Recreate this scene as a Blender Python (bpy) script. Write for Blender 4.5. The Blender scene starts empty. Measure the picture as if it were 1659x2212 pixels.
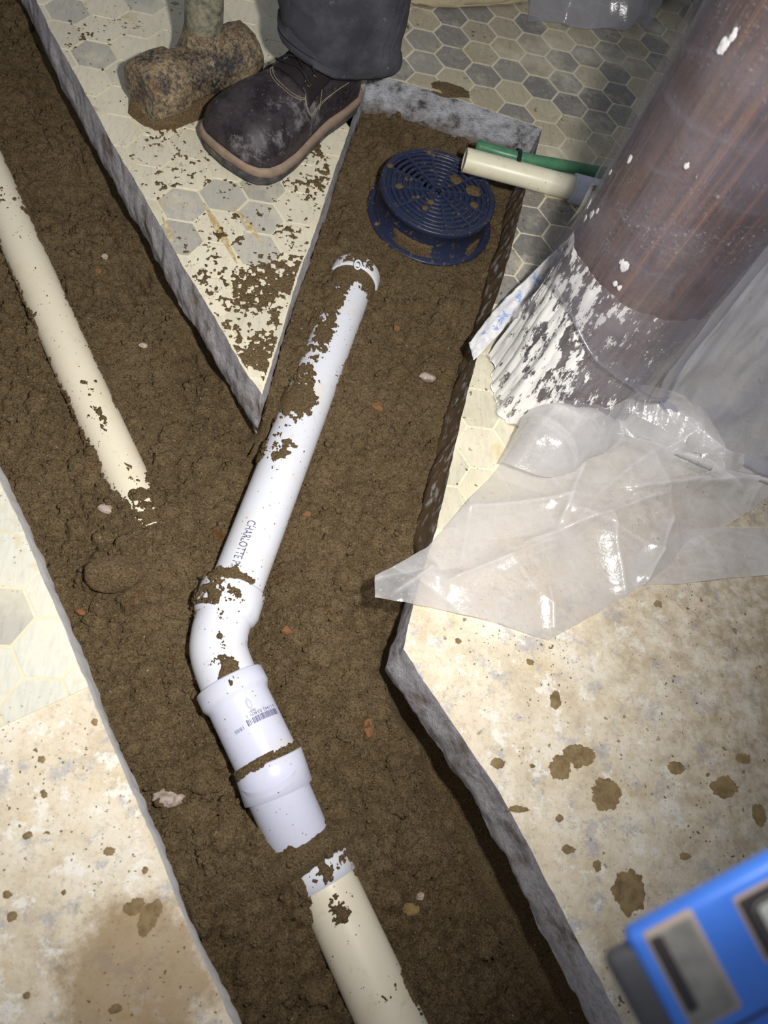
import bpy, bmesh, math, random
import numpy as np
from mathutils import Vector, Matrix
from mathutils.geometry import tessellate_polygon

random.seed(7); rng = np.random.default_rng(7)
S = bpy.context.scene
C = S.collection

# ------------------------------------------------------------------ camera
IW, IH, FPX = 1659.0, 2212.0, 1660.9          # photo frame and focal length in pixels
CAMH = 0.92                                    # metres above the finished floor (z = 0)
NRM = np.array([-0.2173177, 0.43606463, 0.87328154]); NRM /= np.linalg.norm(NRM)
_U = np.array([1.0, 0, 0]) - NRM * NRM[0]; _U /= np.linalg.norm(_U)
_V = np.cross(-NRM, _U)
WM = np.array([_U, _V, -NRM])                  # photo-camera axes -> world axes

cam_d = bpy.data.cameras.new('camera'); cam = bpy.data.objects.new('camera', cam_d); C.objects.link(cam)
cam_d.sensor_fit = 'VERTICAL'; cam_d.sensor_height = 24.0; cam_d.sensor_width = 18.0
cam_d.lens = FPX * 24.0 / IH
cam_d.clip_start = 0.02; cam_d.clip_end = 50
_r = WM @ np.array([1, 0, 0]); _u = WM @ np.array([0, -1, 0]); _b = WM @ np.array([0, 0, -1])
cam.matrix_world = Matrix(((_r[0], _u[0], _b[0], 0), (_r[1], _u[1], _b[1], 0), (_r[2], _u[2], _b[2], CAMH), (0, 0, 0, 1)))
cam_d.dof.use_dof = True; cam_d.dof.focus_distance = 1.12; cam_d.dof.aperture_fstop = 3.6
S.camera = cam

# ------------------------------------------------------------------ world, light, exposure
world = bpy.data.worlds.new('world'); S.world = world; world.use_nodes = True
bg = world.node_tree.nodes['Background']; bg.inputs[0].default_value = (0.85, 0.9, 1.0, 1); bg.inputs[1].default_value = 0.20
# hand lamp held beside the camera
ld = bpy.data.lights.new('hand_lamp', 'SPOT'); lamp = bpy.data.objects.new('hand_lamp', ld); C.objects.link(lamp)
ld.energy = 63; ld.color = (1.0, 0.975, 0.94); ld.shadow_soft_size = 0.022
ld.spot_size = math.radians(124); ld.spot_blend = 1.0
lamp.location = (0.16, 0.10, 0.96)
lamp.rotation_euler = (Vector((-0.06, 0.86, -0.02)) - lamp.location).to_track_quat('-Z', 'Y').to_euler()
vs = S.view_settings
vs.view_transform = 'Standard'; vs.look = 'None'; vs.exposure = 0.0; vs.gamma = 1.0; vs.use_curve_mapping = False

# ------------------------------------------------------------------ helpers
def P(x, y, z=0.0):
    """photo pixel -> world point on the level z"""
    r = WM @ np.array([(x - IW / 2) / FPX, (y - IH / 2) / FPX, 1.0])
    t = (z - CAMH) / r[2]
    return np.array([0, 0, CAMH]) + r * t
def Q(p):
    c = WM.T @ (np.asarray(p, float) - [0, 0, CAMH])
    return IW / 2 + FPX * c[0] / c[2], IH / 2 + FPX * c[1] / c[2]
def PL(pts, z=0.0): return [P(a[0], a[1], a[2] if len(a) > 2 else z) for a in pts]

LOC = {}
def tag(o, label=None, cat=None, group=None, kind=None):
    if label: o['label'] = label
    if cat: o['category'] = cat
    if group: o['group'] = group
    if kind: o['kind'] = kind
    return o
def thing(name, label, cat, loc=(0, 0, 0), group=None):
    o = bpy.data.objects.new(name, None); C.objects.link(o); o.location = loc
    o.empty_display_size = 0.05
    LOC[o.name] = np.array(loc, float); return tag(o, label, cat, group)
def obj(name, verts, faces, m, parent=None, smooth=True):
    v = np.asarray(verts, float).reshape(-1, 3)
    base = LOC.get(parent.name, np.zeros(3)) if parent else np.zeros(3)
    me = bpy.data.meshes.new(name)
    if isinstance(faces, np.ndarray) and faces.ndim == 2 and len(faces):
        n, k = faces.shape; vv = (v - base).astype(np.float32)
        me.vertices.add(len(vv)); me.vertices.foreach_set('co', vv.ravel())
        me.loops.add(n * k); me.loops.foreach_set('vertex_index', faces.astype(np.int32).ravel())
        me.polygons.add(n); me.polygons.foreach_set('loop_start', np.arange(0, n * k, k, dtype=np.int32))
        me.update(calc_edges=True); me.validate()
    else:
        me.from_pydata((v - base).tolist(), [], [list(map(int, f)) for f in faces])
    if smooth: me.polygons.foreach_set('use_smooth', [True] * len(me.polygons))
    me.materials.append(m)
    o = bpy.data.objects.new(name, me); C.objects.link(o); LOC[o.name] = base
    if parent: o.parent = parent
    return o
class MB:
    """mesh collector"""
    def __init__(s): s.v = []; s.f = []; s.n = 0
    def add(s, v, f):
        v = np.asarray(v, float).reshape(-1, 3); s.v.append(v); s.f += [[i + s.n for i in q] for q in f]; s.n += len(v); return s
    def build(s, name, m, parent=None, smooth=True): return obj(name, np.vstack(s.v), s.f, m, parent, smooth)

def _h(ix, iy, iz, seed):
    h = (ix * 374761393 + iy * 668265263 + iz * 2147483647 + seed * 1274126177) & 0xffffffff
    h = ((h ^ (h >> 13)) * 1274126177) & 0xffffffff
    return ((h ^ (h >> 16)) & 0xffff) / 32767.5 - 1.0
def vn(x, y, z=0.0, seed=0):
    """value noise, -1..1"""
    x = np.asarray(x, float); y = np.asarray(y, float); z = np.asarray(z, float) + np.zeros_like(x)
    fx, fy, fz = np.floor(x), np.floor(y), np.floor(z)
    ix, iy, iz = fx.astype(np.int64), fy.astype(np.int64), fz.astype(np.int64)
    u, v, w = x - fx, y - fy, z - fz
    u, v, w = (t * t * t * (t * (t * 6 - 15) + 10) for t in (u, v, w))
    def H(a, b, c): return _h(ix + a, iy + b, iz + c, seed)
    L = lambda a, b, t: a + (b - a) * t
    return L(L(L(H(0,0,0), H(1,0,0), u), L(H(0,1,0), H(1,1,0), u), v), L(L(H(0,0,1), H(1,0,1), u), L(H(0,1,1), H(1,1,1), u), v), w)
def fbm(x, y, z=0.0, o=4, seed=0, g=0.5):
    a, s, t = 1.0, 0.0, 0.0; x = np.asarray(x, float); y = np.asarray(y, float); z = np.asarray(z, float)
    for i in range(o):
        s = s + a * vn(x * 2 ** i, y * 2 ** i, z * 2 ** i, seed + i * 17); t += a; a *= g
    return s / t
def sstep(a, b, x):
    t = np.clip((np.asarray(x, float) - a) / (b - a), 0, 1); return t * t * (3 - 2 * t)

def gridfaces(nr, nc, closed=False):
    i = np.arange(nr - 1)[:, None]; j = np.arange(nc if closed else nc - 1)[None, :]
    a = i * nc + j; b = i * nc + (j + 1) % nc
    return np.stack([a, b, b + nc, a + nc], -1).reshape(-1, 4)
def frames(path):
    p = np.asarray(path, float); t = np.gradient(p, axis=0); t /= np.linalg.norm(t, axis=1)[:, None]
    up = np.array([0, 0, 1.0]); a = []; b = []
    prev = None
    for k in range(len(p)):
        n = up - t[k] * (up @ t[k]) if prev is None else prev - t[k] * (prev @ t[k])
        if np.linalg.norm(n) < 1e-3: n = np.array([1.0, 0, 0]) - t[k] * t[k][0]
        n /= np.linalg.norm(n); prev = n; a.append(n); b.append(np.cross(t[k], n))
    return p, t, np.array(a), np.array(b)        # a = up-ish, b = side
def tube(path, r, seg=24, cap=True):
    p, t, a, b = frames(path); n = len(p); r = np.broadcast_to(np.asarray(r, float), (n,))
    th = np.linspace(0, 2 * math.pi, seg, endpoint=False)
    v = p[:, None, :] + r[:, None, None] * (np.cos(th)[None, :, None] * a[:, None, :] + np.sin(th)[None, :, None] * b[:, None, :])
    f = gridfaces(n, seg, True).tolist(); v = v.reshape(-1, 3)
    if cap: f += [list(range(seg))[::-1], [(n - 1) * seg + k for k in range(seg)]]
    return v, f
def lathe(p0, p1, prof, seg=40, cap=False):
    """prof: (distance along p0->p1, radius)"""
    p0 = np.asarray(p0, float); d = np.asarray(p1, float) - p0; d /= np.linalg.norm(d)
    up = np.array([0, 0, 1.0]); a = up - d * (up @ d)
    if np.linalg.norm(a) < 1e-3: a = np.array([1.0, 0, 0])
    a /= np.linalg.norm(a); b = np.cross(d, a)
    th = np.linspace(0, 2 * math.pi, seg, endpoint=False)
    v = np.vstack([p0 + d * s + r * (np.cos(th)[:, None] * a + np.sin(th)[:, None] * b) for s, r in prof])
    f = gridfaces(len(prof), seg, True).tolist()
    if cap: f += [list(range(seg))[::-1], [(len(prof) - 1) * seg + k for k in range(seg)]]
    return v, f
def cr(pts, n):
    """Catmull-Rom through pts, n samples per span"""
    p = np.asarray(pts, float); q = np.vstack([2 * p[0] - p[1], p, 2 * p[-1] - p[-2]]); out = []
    for i in range(len(p) - 1):
        a, b, c, d = q[i:i + 4]
        for t in np.linspace(0, 1, n, endpoint=False):
            out.append(.5 * (2 * b + (c - a) * t + (2 * a - 5 * b + 4 * c - d) * t * t + (3 * b - a - 3 * c + d) * t ** 3))
    out.append(p[-1]); return np.array(out)
def lin(pts, n):
    p = np.asarray(pts, float); k = np.linspace(0, len(p) - 1, (len(p) - 1) * n + 1); i = np.minimum(k.astype(int), len(p) - 2); f = (k - i)[:, None]
    return p[i] * (1 - f) + p[i + 1] * f
def patch(ctrl, nr, nc, disp=None, cr=cr):
    """bicubic sheet through a grid of world points"""
    rows = np.array([cr(r, nc) for r in ctrl])
    g = np.array([cr(rows[:, j], nr) for j in range(rows.shape[1])]).transpose(1, 0, 2)
    if disp is not None:
        du = np.gradient(g, axis=1); dv = np.gradient(g, axis=0); n = np.cross(du, dv)
        n /= np.linalg.norm(n, axis=2)[..., None] + 1e-12; n *= np.sign(n[..., 2:3] + 1e-9)
        R, K = g.shape[:2]
        vv, uu = np.meshgrid(np.linspace(0, 1, R), np.linspace(0, 1, K), indexing='ij')
        g = g + n * disp(uu, vv, g)[..., None]
    return g.reshape(-1, 3), gridfaces(g.shape[0], g.shape[1])
def blob(c, r, seed, sub=3, rough=.25, flat=False):
    """lumpy stone / clod"""
    bm = bmesh.new(); bmesh.ops.create_icosphere(bm, subdivisions=sub, radius=1.0)
    v = np.array([x.co for x in bm.verts]); f = [[q.index for q in x.verts] for x in bm.faces]; bm.free()
    k = 1 + rough * fbm(v[:, 0] * 1.3 + seed * 3.1, v[:, 1] * 1.3, v[:, 2] * 1.3, 4, seed)
    if flat:
        for q in range(7):
            g = random.Random(seed * 31 + q); d = np.array([g.gauss(0, 1) for _ in range(3)]); d /= np.linalg.norm(d)
            s = v @ d; k = np.where(s * k > .72, .72 / np.maximum(s, 1e-3), k)
    v = v * k[:, None] * np.asarray(r, float)
    return v + np.asarray(c, float), f
def inpoly(x, y, poly):
    x = np.asarray(x); y = np.asarray(y); ins = np.zeros(x.shape, bool); n = len(poly)
    for i in range(n):
        x0, y0 = poly[i][:2]; x1, y1 = poly[(i + 1) % n][:2]
        if y0 == y1: continue
        c = ((y0 > y) != (y1 > y)) & (x < (x1 - x0) * (y - y0) / (y1 - y0) + x0); ins ^= c
    return ins
def distpoly(x, y, line):
    d = np.full(np.shape(x), 9.0)
    for (a, b) in zip(line[:-1], line[1:]):
        a = np.asarray(a)[:2]; b = np.asarray(b)[:2]; e = b - a
        t = np.clip(((x - a[0]) * e[0] + (y - a[1]) * e[1]) / (e @ e), 0, 1)
        d = np.minimum(d, np.hypot(x - a[0] - t * e[0], y - a[1] - t * e[1]))
    return d
def clip_half(poly, p, n):
    """keep the part of poly where (q-p).n >= 0"""
    out = []; m = len(poly)
    for i in range(m):
        a, b = np.asarray(poly[i][:2], float), np.asarray(poly[(i + 1) % m][:2], float)
        da, db = (a - p) @ n, (b - p) @ n
        if da >= 0: out.append(a)
        if (da >= 0) != (db >= 0): out.append(a + (b - a) * da / (da - db))
    return out

# ------------------------------------------------------------------ materials
def srgb(r, g, b):
    f = lambda c: (c / 255 / 12.92) if c / 255 <= .04045 else ((c / 255 + .055) / 1.055) ** 2.4
    return (f(r), f(g), f(b), 1)
class NT:
    def __init__(s, name):
        s.m = bpy.data.materials.new(name); s.m.use_nodes = True; s.t = s.m.node_tree; s.t.nodes.clear()
        s.out = s.t.nodes.new('ShaderNodeOutputMaterial')
        s.pos = s.t.nodes.new('ShaderNodeNewGeometry').outputs['Position']
    def n(s, ty, **kw):
        q = s.t.nodes.new('ShaderNode' + ty)
        for k, v in kw.items():
            if k.startswith('p_'): setattr(q, k[2:], v)
        for k, v in kw.items():
            if k.startswith('p_'): continue
            key = int(k[1:]) if k[0] == 'i' and k[1:].isdigit() else k.replace('_', ' ')
            s.set(q.inputs[key], v)
        return q
    def set(s, inp, v):
        if isinstance(v, bpy.types.NodeSocket): s.t.links.new(v, inp)
        else: inp.default_value = v
    def math(s, op, a, b=0.0, c=0.0):
        q = s.t.nodes.new('ShaderNodeMath'); q.operation = op
        for i, v in enumerate((a, b, c)): s.set(q.inputs[i], v)
        return q.outputs[0]
    def scale(s, v, k, off=(0, 0, 0), rot=(0, 0, 0)):
        return s.n('Mapping', Vector=v, Scale=k if isinstance(k, tuple) else (k, k, k), Location=off, Rotation=rot).outputs[0]
    def noise(s, sc, det=4.0, rough=.55, v=None, dist=0.0):
        return s.n('TexNoise', Vector=v if v is not None else s.pos, Scale=sc, Detail=det, Roughness=rough, Distortion=dist).outputs[0]
    def vor(s, sc, v=None, feat='F1', rand=1.0):
        return s.n('TexVoronoi', p_feature=feat, Vector=v if v is not None else s.pos, Scale=sc, Randomness=rand)
    def ramp(s, f, stops, interp='LINEAR'):
        q = s.n('ValToRGB', Fac=f); e = q.color_ramp.elements; q.color_ramp.interpolation = interp
        while len(e) < len(stops): e.new(.5)
        for k, (p, c) in enumerate(stops):
            e[k].position = p; e[k].color = c if isinstance(c, tuple) else (c, c, c, 1)
        return q.outputs[0]
    def step(s, f, a, b):
        q = s.n('MapRange', p_clamp=True, Value=f); q.inputs[1].default_value = a; q.inputs[2].default_value = b
        q.inputs[3].default_value = 0; q.inputs[4].default_value = 1; return q.outputs[0]
    def mix(s, f, a, b, mode='MIX'):
        q = s.t.nodes.new('ShaderNodeMix'); q.data_type = 'RGBA'; q.blend_type = mode
        s.set(q.inputs[0], f); s.set(q.inputs[6], a); s.set(q.inputs[7], b); return q.outputs[2]
    def bump(s, h, strength=.5, dist=.002, n=None):
        q = s.n('Bump', Height=h, Strength=strength, Distance=dist)
        if n is not None: s.set(q.inputs['Normal'], n)
        return q.outputs[0]
    def bsdf(s, col, rough=.6, nrm=None, metal=0.0, spec=.5, **kw):
        q = s.n('BsdfPrincipled', Base_Color=col, Roughness=rough, Metallic=metal)
        q.inputs['Specular IOR Level'].default_value = spec
        if nrm is not None: s.set(q.inputs['Normal'], nrm)
        for k, v in kw.items(): s.set(q.inputs[k.replace('_', ' ')], v)
        return q.outputs[0]
    def done(s, sh): s.t.links.new(sh, s.out.inputs[0]); return s.m

def flat(name, c, rough=.6, metal=0.0, nsc=0, namt=.3, bmp=0.0, bsc=300, spec=.4, c2=None):
    t = NT(name); col = c
    if nsc: col = t.mix(t.math('MULTIPLY', t.step(t.noise(nsc, 5, .7), .42, .68), namt), c, c2 or tuple(x * .45 for x in c[:3]) + (1,))
    nr = t.bump(t.noise(bsc, 4, .65), bmp, .002) if bmp else None
    return t.done(t.bsdf(col, rough, nr, metal, spec))
SOILC = srgb(118, 92, 58)
def m_soil(name, a, b, c, rust=True, wet=0.0):
    t = NT(name)
    n1 = t.noise(9, 4, .6); n2 = t.noise(60, 5, .65); n3 = t.noise(420, 3, .7)
    col = t.ramp(t.math('ADD', t.math('MULTIPLY', n1, .5), t.math('MULTIPLY', n2, .5)), [(.3, a), (.5, b), (.72, c)])
    col = t.mix(t.step(n3, .54, .68), col, srgb(172, 146, 108))
    col = t.mix(t.step(n3, .46, .34), col, srgb(74, 56, 34))
    if rust:
        col = t.mix(t.math('MULTIPLY', t.step(t.noise(22, 3, .6), .66, .74), .7), col, srgb(128, 74, 24))
        g = t.vor(95)
        gm = t.math('MULTIPLY', t.step(g.outputs['Distance'], .16, .1), t.step(t.n('SeparateColor', Color=g.outputs['Color']).outputs[0], .9, .93))
        col = t.mix(gm, col, srgb(196, 178, 150))
    h = t.math('ADD', t.math('MULTIPLY', t.noise(130, 5, .6), .45), t.math('MULTIPLY', t.noise(520, 4, .7), .55))
    h = t.math('ADD', h, t.math('MULTIPLY', t.vor(260).outputs['Distance'], -.22))
    return t.done(t.bsdf(col, .93 - wet, t.bump(h, 1.0, .009), spec=.2))
M = {}
M['soil'] = m_soil('soil', srgb(106, 89, 63), srgb(134, 114, 83), srgb(154, 134, 101))
M['mud'] = m_soil('mud', srgb(112, 94, 66), srgb(133, 112, 80), srgb(150, 129, 95), rust=False)

def floor_specks(t, col):
    """small dried mud drops"""
    for sc, thr, size, c in ((34, .80, .15, srgb(104, 84, 56)), (75, .72, .17, srgb(92, 74, 50)), (190, .62, .2, srgb(104, 86, 60))):
        w = t.n('VectorMath', p_operation='ADD', i0=t.pos, i1=t.n('VectorMath', p_operation='SCALE', i0=t.n('TexNoise', Vector=t.pos, Scale=sc * 1.7).outputs[1], Scale=.9 / sc).outputs[0]).outputs[0]
        g = t.vor(sc, v=w); r = t.n('SeparateColor', Color=g.outputs['Color'])
        lim = t.math('MULTIPLY', t.math('ADD', r.outputs[1], .35), size)
        m = t.math('MULTIPLY', t.math('LESS_THAN', g.outputs['Distance'], lim), t.math('GREATER_THAN', r.outputs[0], thr))
        m = t.math('MULTIPLY', m, t.step(t.noise(5.5, 2), .4, .55))
        col = t.mix(t.math('MULTIPLY', m, .88), col, c)
    return col
def m_concrete():
    t = NT('bare_concrete')
    n = t.noise(10, 8, .75); n2 = t.noise(30, 6, .7); n3 = t.noise(140, 4, .7)
    off = lambda a, b: t.scale(t.pos, 1, (a, b, 0))
    col = t.ramp(n, [(.36, srgb(204, 187, 160)), (.45, srgb(220, 206, 180)), (.53, srgb(231, 218, 194)), (.62, srgb(236, 228, 210))])
    col = t.mix(t.math('MULTIPLY', t.step(t.noise(16, 6, .75, off(9, 4)), .58, .65), .42), col, srgb(214, 186, 122))
    col = t.mix(t.math('MULTIPLY', t.step(t.noise(21, 7, .78, off(3, 1)), .54, .6), .6), col, srgb(166, 170, 180))
    col = t.mix(t.math('MULTIPLY', t.step(t.noise(27, 7, .78, off(5, 8)), .55, .6), .8), col, srgb(246, 242, 232))
    col = t.mix(t.math('MULTIPLY', t.step(t.noise(120, 6, .8, off(2, 2)), .53, .61), .34), col, srgb(158, 138, 110))
    col = t.mix(t.math('MULTIPLY', t.step(t.noise(330, 4, .7, off(1, 6)), .62, .7), .55), col, srgb(112, 92, 68))
    # concrete turns darker, mottled grey and brown towards the far right of the slab
    sx = t.n('SeparateXYZ', Vector=t.pos)
    far = t.math('MULTIPLY', t.step(t.math('ADD', sx.outputs[0], t.math('MULTIPLY', n2, .35)), .60, .90), .62)
    col = t.mix(far, col, t.mix(t.step(t.noise(40, 5, .7), .42, .6), srgb(112, 98, 74), srgb(170, 160, 146)))
    # damp patch soaked into the left slab
    dp = P(300, 2120); ds = t.n('VectorMath', p_operation='DISTANCE', i0=t.pos, i1=tuple(dp)).outputs['Value']
    col = t.mix(t.math('MULTIPLY', t.step(t.math('ADD', ds, t.math('MULTIPLY', t.noise(20, 6, .7), .09)), .130, .105), .72), col, srgb(150, 122, 82))
    col = floor_specks(t, col)
    return t.done(t.bsdf(col, .72, t.bump(t.math('ADD', n3, n2), .35, .0015), spec=.3))
M['concrete'] = m_concrete()
def m_cut():
    t = NT('cut_concrete')
    n = t.noise(16, 5, .65); n2 = t.noise(120, 5, .7)
    col = t.ramp(n2, [(.3, srgb(176, 170, 170)), (.5, srgb(218, 214, 218)), (.7, srgb(236, 233, 236))])
    col = t.mix(t.math('MULTIPLY', t.step(n, .52, .66), .8), col, srgb(118, 98, 70))
    col = t.mix(t.step(t.noise(300, 3), .66, .72), col, srgb(205, 200, 196))
    sx = t.n('SeparateXYZ', Vector=t.pos)
    # whitewashed back wall of the drain pit, soil-smeared wall along the right side
    back = t.math('MULTIPLY', t.step(sx.outputs[1], 1.19, 1.27), t.step(sx.outputs[0], .1, .17))
    wcol = t.ramp(t.noise(30, 6, .75), [(.36, srgb(92, 88, 84)), (.46, srgb(176, 176, 180)), (.58, srgb(212, 214, 222)), (.72, srgb(226, 226, 230))])
    col = t.mix(back, col, wcol)
    right = t.math('MULTIPLY', t.step(t.math('ADD', sx.outputs[1], t.math('MULTIPLY', n, .1)), .42, .5), t.math('MULTIPLY', t.step(sx.outputs[0], .1, .2), t.math('SUBTRACT', 1.0, back)))
    col = t.mix(t.math('MULTIPLY', right, t.step(t.noise(60, 4), .3, .46)), col, srgb(112, 92, 66))
    low = t.step(t.math('ADD', sx.outputs[2], t.math('MULTIPLY', t.noise(35, 5, .7), .07)), -.02, -.05)
    col = t.mix(t.math('MULTIPLY', low, t.math('MAXIMUM', back, t.math('MULTIPLY', right, .8))), col, srgb(112, 90, 58))
    h = t.math('ADD', t.math('ADD', t.math('MULTIPLY', n2, .6), t.math('MULTIPLY', t.noise(480, 4, .7), .7)), t.math('MULTIPLY', t.vor(330).outputs['Distance'], -.5))
    return t.done(t.bsdf(col, .85, t.bump(h, .85, .0035), spec=.25))
M['cut'] = m_cut()
M['cut_pale'] = flat('pale_cut_concrete', srgb(226, 224, 222), .85, nsc=60, namt=.4, c2=srgb(170, 160, 146), bmp=.5, bsc=200)
def m_vinyl(name, tile):
    t = NT(name)
    n = t.noise(14, 5, .65); n2 = t.noise(90, 5, .7)
    if tile:
        oc = t.n('ObjectInfo').outputs['Color']; rnd = t.n('ObjectInfo').outputs['Random']
        st = t.noise(1, 6, .7, t.scale(t.n('VectorMath', p_operation='ADD', i0=t.pos, i1=t.n('CombineXYZ', X=t.math('MULTIPLY', rnd, 7), Y=t.math('MULTIPLY', rnd, 13)).outputs[0]).outputs[0], (150, 30, 60), rot=(0, 0, .5)))
        col = t.mix(t.math('MULTIPLY', t.step(st, .45, .7), .5), oc, t.mix(.35, oc, (.02, .02, .02, 1)))
        col = t.mix(t.math('MULTIPLY', t.step(n2, .5, .75), .35), col, srgb(214, 206, 184))
    else:
        col = t.ramp(n, [(.35, srgb(218, 206, 176)), (.5, srgb(228, 219, 190)), (.7, srgb(234, 227, 204))])
    # plaster dust and ochre stains worn over the sheet
    col = t.mix(t.math('MULTIPLY', t.step(t.noise(6, 6, .7, t.scale(t.pos, 1, (4, 2, 0))), .5, .68), .65), col, srgb(236, 228, 202))
    col = t.mix(t.math('MULTIPLY', t.step(t.noise(18, 5, .7, t.scale(t.pos, 1, (1, 7, 0))), .6, .72), .6), col, srgb(206, 182, 116))
    col = floor_specks(t, col)
    return t.done(t.bsdf(col, .5, t.bump(n2, .12, .001), spec=.4))
M['vinyl'] = m_vinyl('vinyl_ground', False); M['tile'] = m_vinyl('vinyl_tile', True)

def m_pvc(name, c, stain, rough=.32):
    t = NT(name)
    col = t.mix(t.math('MULTIPLY', t.step(t.noise(16, 5, .6), .55, .72), .55), c, stain)
    col = t.mix(t.math('MULTIPLY', t.step(t.noise(70, 5, .75), .58, .72), .35), col, srgb(188, 170, 134))
    v = t.vor(230); m = t.math('MULTIPLY', t.math('LESS_THAN', v.outputs['Distance'], t.math('MULTIPLY', t.noise(300, 2), .42)), t.math('GREATER_THAN', t.n('SeparateColor', Color=v.outputs['Color']).outputs[0], .93))
    col = t.mix(t.math('MULTIPLY', m, .8), col, srgb(110, 88, 56))
    return t.done(t.bsdf(col, rough, spec=.45))
M['pvc'] = m_pvc('white_pvc', srgb(226, 228, 236), srgb(224, 212, 180))
M['pvc_new'] = m_pvc('clean_white_pvc', srgb(216, 218, 236), srgb(216, 210, 200))
M['pvc_cream'] = m_pvc('cream_pvc', srgb(234, 224, 200), srgb(226, 210, 172), .4)
M['pvc_old'] = m_pvc('yellowed_pvc', srgb(232, 226, 200), srgb(206, 186, 120), .35)
M['ink'] = flat('print_ink', srgb(88, 88, 112), .6)
M['ink_blue'] = flat('barcode_ink', srgb(70, 72, 120), .6)
M['hose'] = flat('green_hose', srgb(66, 124, 92), .35, nsc=40, namt=.5, c2=srgb(120, 150, 110))
M['tie'] = flat('zip_tie', srgb(34, 34, 40), .4)
M['rust'] = flat('rust_spot', srgb(58, 32, 22), .9, bmp=.4)
def m_blue():
    t = NT('navy_plastic')
    n = t.noise(45, 6, .72); col = t.mix(t.math('MULTIPLY', t.step(t.noise(130, 4, .7), .6, .66), .8), srgb(38, 46, 72), srgb(116, 96, 66))
    up = t.n('SeparateXYZ', Vector=t.n('NewGeometry').outputs['Normal']).outputs[2]
    mud = t.math('MULTIPLY', t.step(n, .62, .645), 1.0)
    col = t.mix(mud, col, srgb(122, 98, 64))
    ro = t.math('ADD', .38, t.math('MULTIPLY', mud, .5))
    return t.done(t.bsdf(col, ro, t.bump(mud, .4, .002), spec=.5))
M['navy'] = m_blue()
def m_leather():
    t = NT('boot_leather')
    n = t.noise(26, 6, .72); n2 = t.noise(120, 5, .7)
    col = t.mix(t.step(n, .4, .65), srgb(34, 29, 33), srgb(66, 58, 62))
    col = t.mix(t.math('MULTIPLY', t.step(t.noise(17, 6, .75, t.scale(t.pos, 1, (2, 6, 1))), .55, .72), .75), col, srgb(158, 152, 156))
    col = t.mix(t.math('MULTIPLY', t.step(n2, .62, .72), .6), col, srgb(170, 158, 130))
    return t.done(t.bsdf(col, t.math('ADD', .38, t.math('MULTIPLY', n, .25)), t.bump(t.noise(350, 3), .18, .001), spec=.45))
M['leather'] = m_leather()
M['leather_dark'] = flat('boot_tongue_leather', srgb(40, 34, 36), .6, nsc=60, bmp=.2)
M['welt'] = flat('boot_welt', srgb(152, 132, 116), .75, nsc=35, namt=.55, c2=srgb(116, 92, 62), bmp=.3, bsc=120)
M['sole'] = flat('boot_sole', srgb(58, 58, 62), .75, nsc=40, namt=.6, c2=srgb(132, 122, 108), bmp=.3)
M['lace'] = flat('boot_lace', srgb(24, 22, 24), .7)
M['stitch'] = flat('boot_stitching', srgb(176, 164, 132), .8)
M['brass'] = flat('brass_eyelet', srgb(150, 132, 84), .35, .9)
def m_cloth():
    t = NT('work_trouser_cloth')
    n = t.noise(14, 6, .7); w = t.noise(900, 2, .5)
    col = t.mix(t.step(n, .4, .7), srgb(58, 58, 64), srgb(84, 84, 90))
    col = t.mix(t.math('MULTIPLY', t.step(t.noise(55, 5, .75), .62, .72), .5), col, srgb(146, 144, 146))
    return t.done(t.bsdf(col, .9, t.bump(w, .25, .0008), spec=.15))
M['cloth'] = m_cloth()
def m_steel():
    t = NT('rusty_muddy_steel')
    n = t.noise(24, 6, .75); n2 = t.noise(170, 7, .8, t.scale(t.pos, 1, (3, 3, 1)))
    big = t.noise(17, 4, .65, t.scale(t.pos, 1, (6, 2, 4)))
    f_ = t.math('ADD', t.math('MULTIPLY', n2, .6), t.math('MULTIPLY', big, .4))
    col = t.ramp(f_, [(.43, srgb(42, 40, 42)), (.49, srgb(104, 91, 76)), (.55, srgb(150, 131, 100)), (.63, srgb(190, 178, 150))])
    col = t.mix(t.math('MULTIPLY', t.step(n, .55, .63), .55), col, srgb(134, 92, 54))
    sc = t.step(t.noise(20, 6, .7, t.scale(t.pos, 1, (8, 1, 2))), .6, .66)
    return t.done(t.bsdf(t.mix(t.math('MULTIPLY', sc, .7), col, srgb(186, 176, 150)), .5, t.bump(n2, .55, .004), t.math('MULTIPLY', sc, .5), .5))
M['steel'] = m_steel()
M['handle'] = flat('worn_hammer_handle', srgb(140, 136, 116), .8, nsc=70, namt=.95, c2=srgb(58, 58, 54), bmp=.5, bsc=160)
def m_wood():
    t = NT('dark_column_wood')
    # grain runs up the column
    g = t.noise(1, 6, .7, t.scale(t.pos, (70, 70, 1.6))); g2 = t.noise(1, 4, .6, t.scale(t.pos, (220, 220, 3)))
    col = t.ramp(g, [(.33, srgb(40, 27, 24)), (.5, srgb(76, 53, 46)), (.62, srgb(104, 72, 58)), (.75, srgb(168, 120, 78))])
    col = t.mix(t.math('MULTIPLY', t.step(g2, .55, .7), .4), col, srgb(176, 124, 74))
    return t.done(t.bsdf(col, .5, t.bump(g2, .2, .001), spec=.4))
M['wood'] = m_wood()
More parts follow.
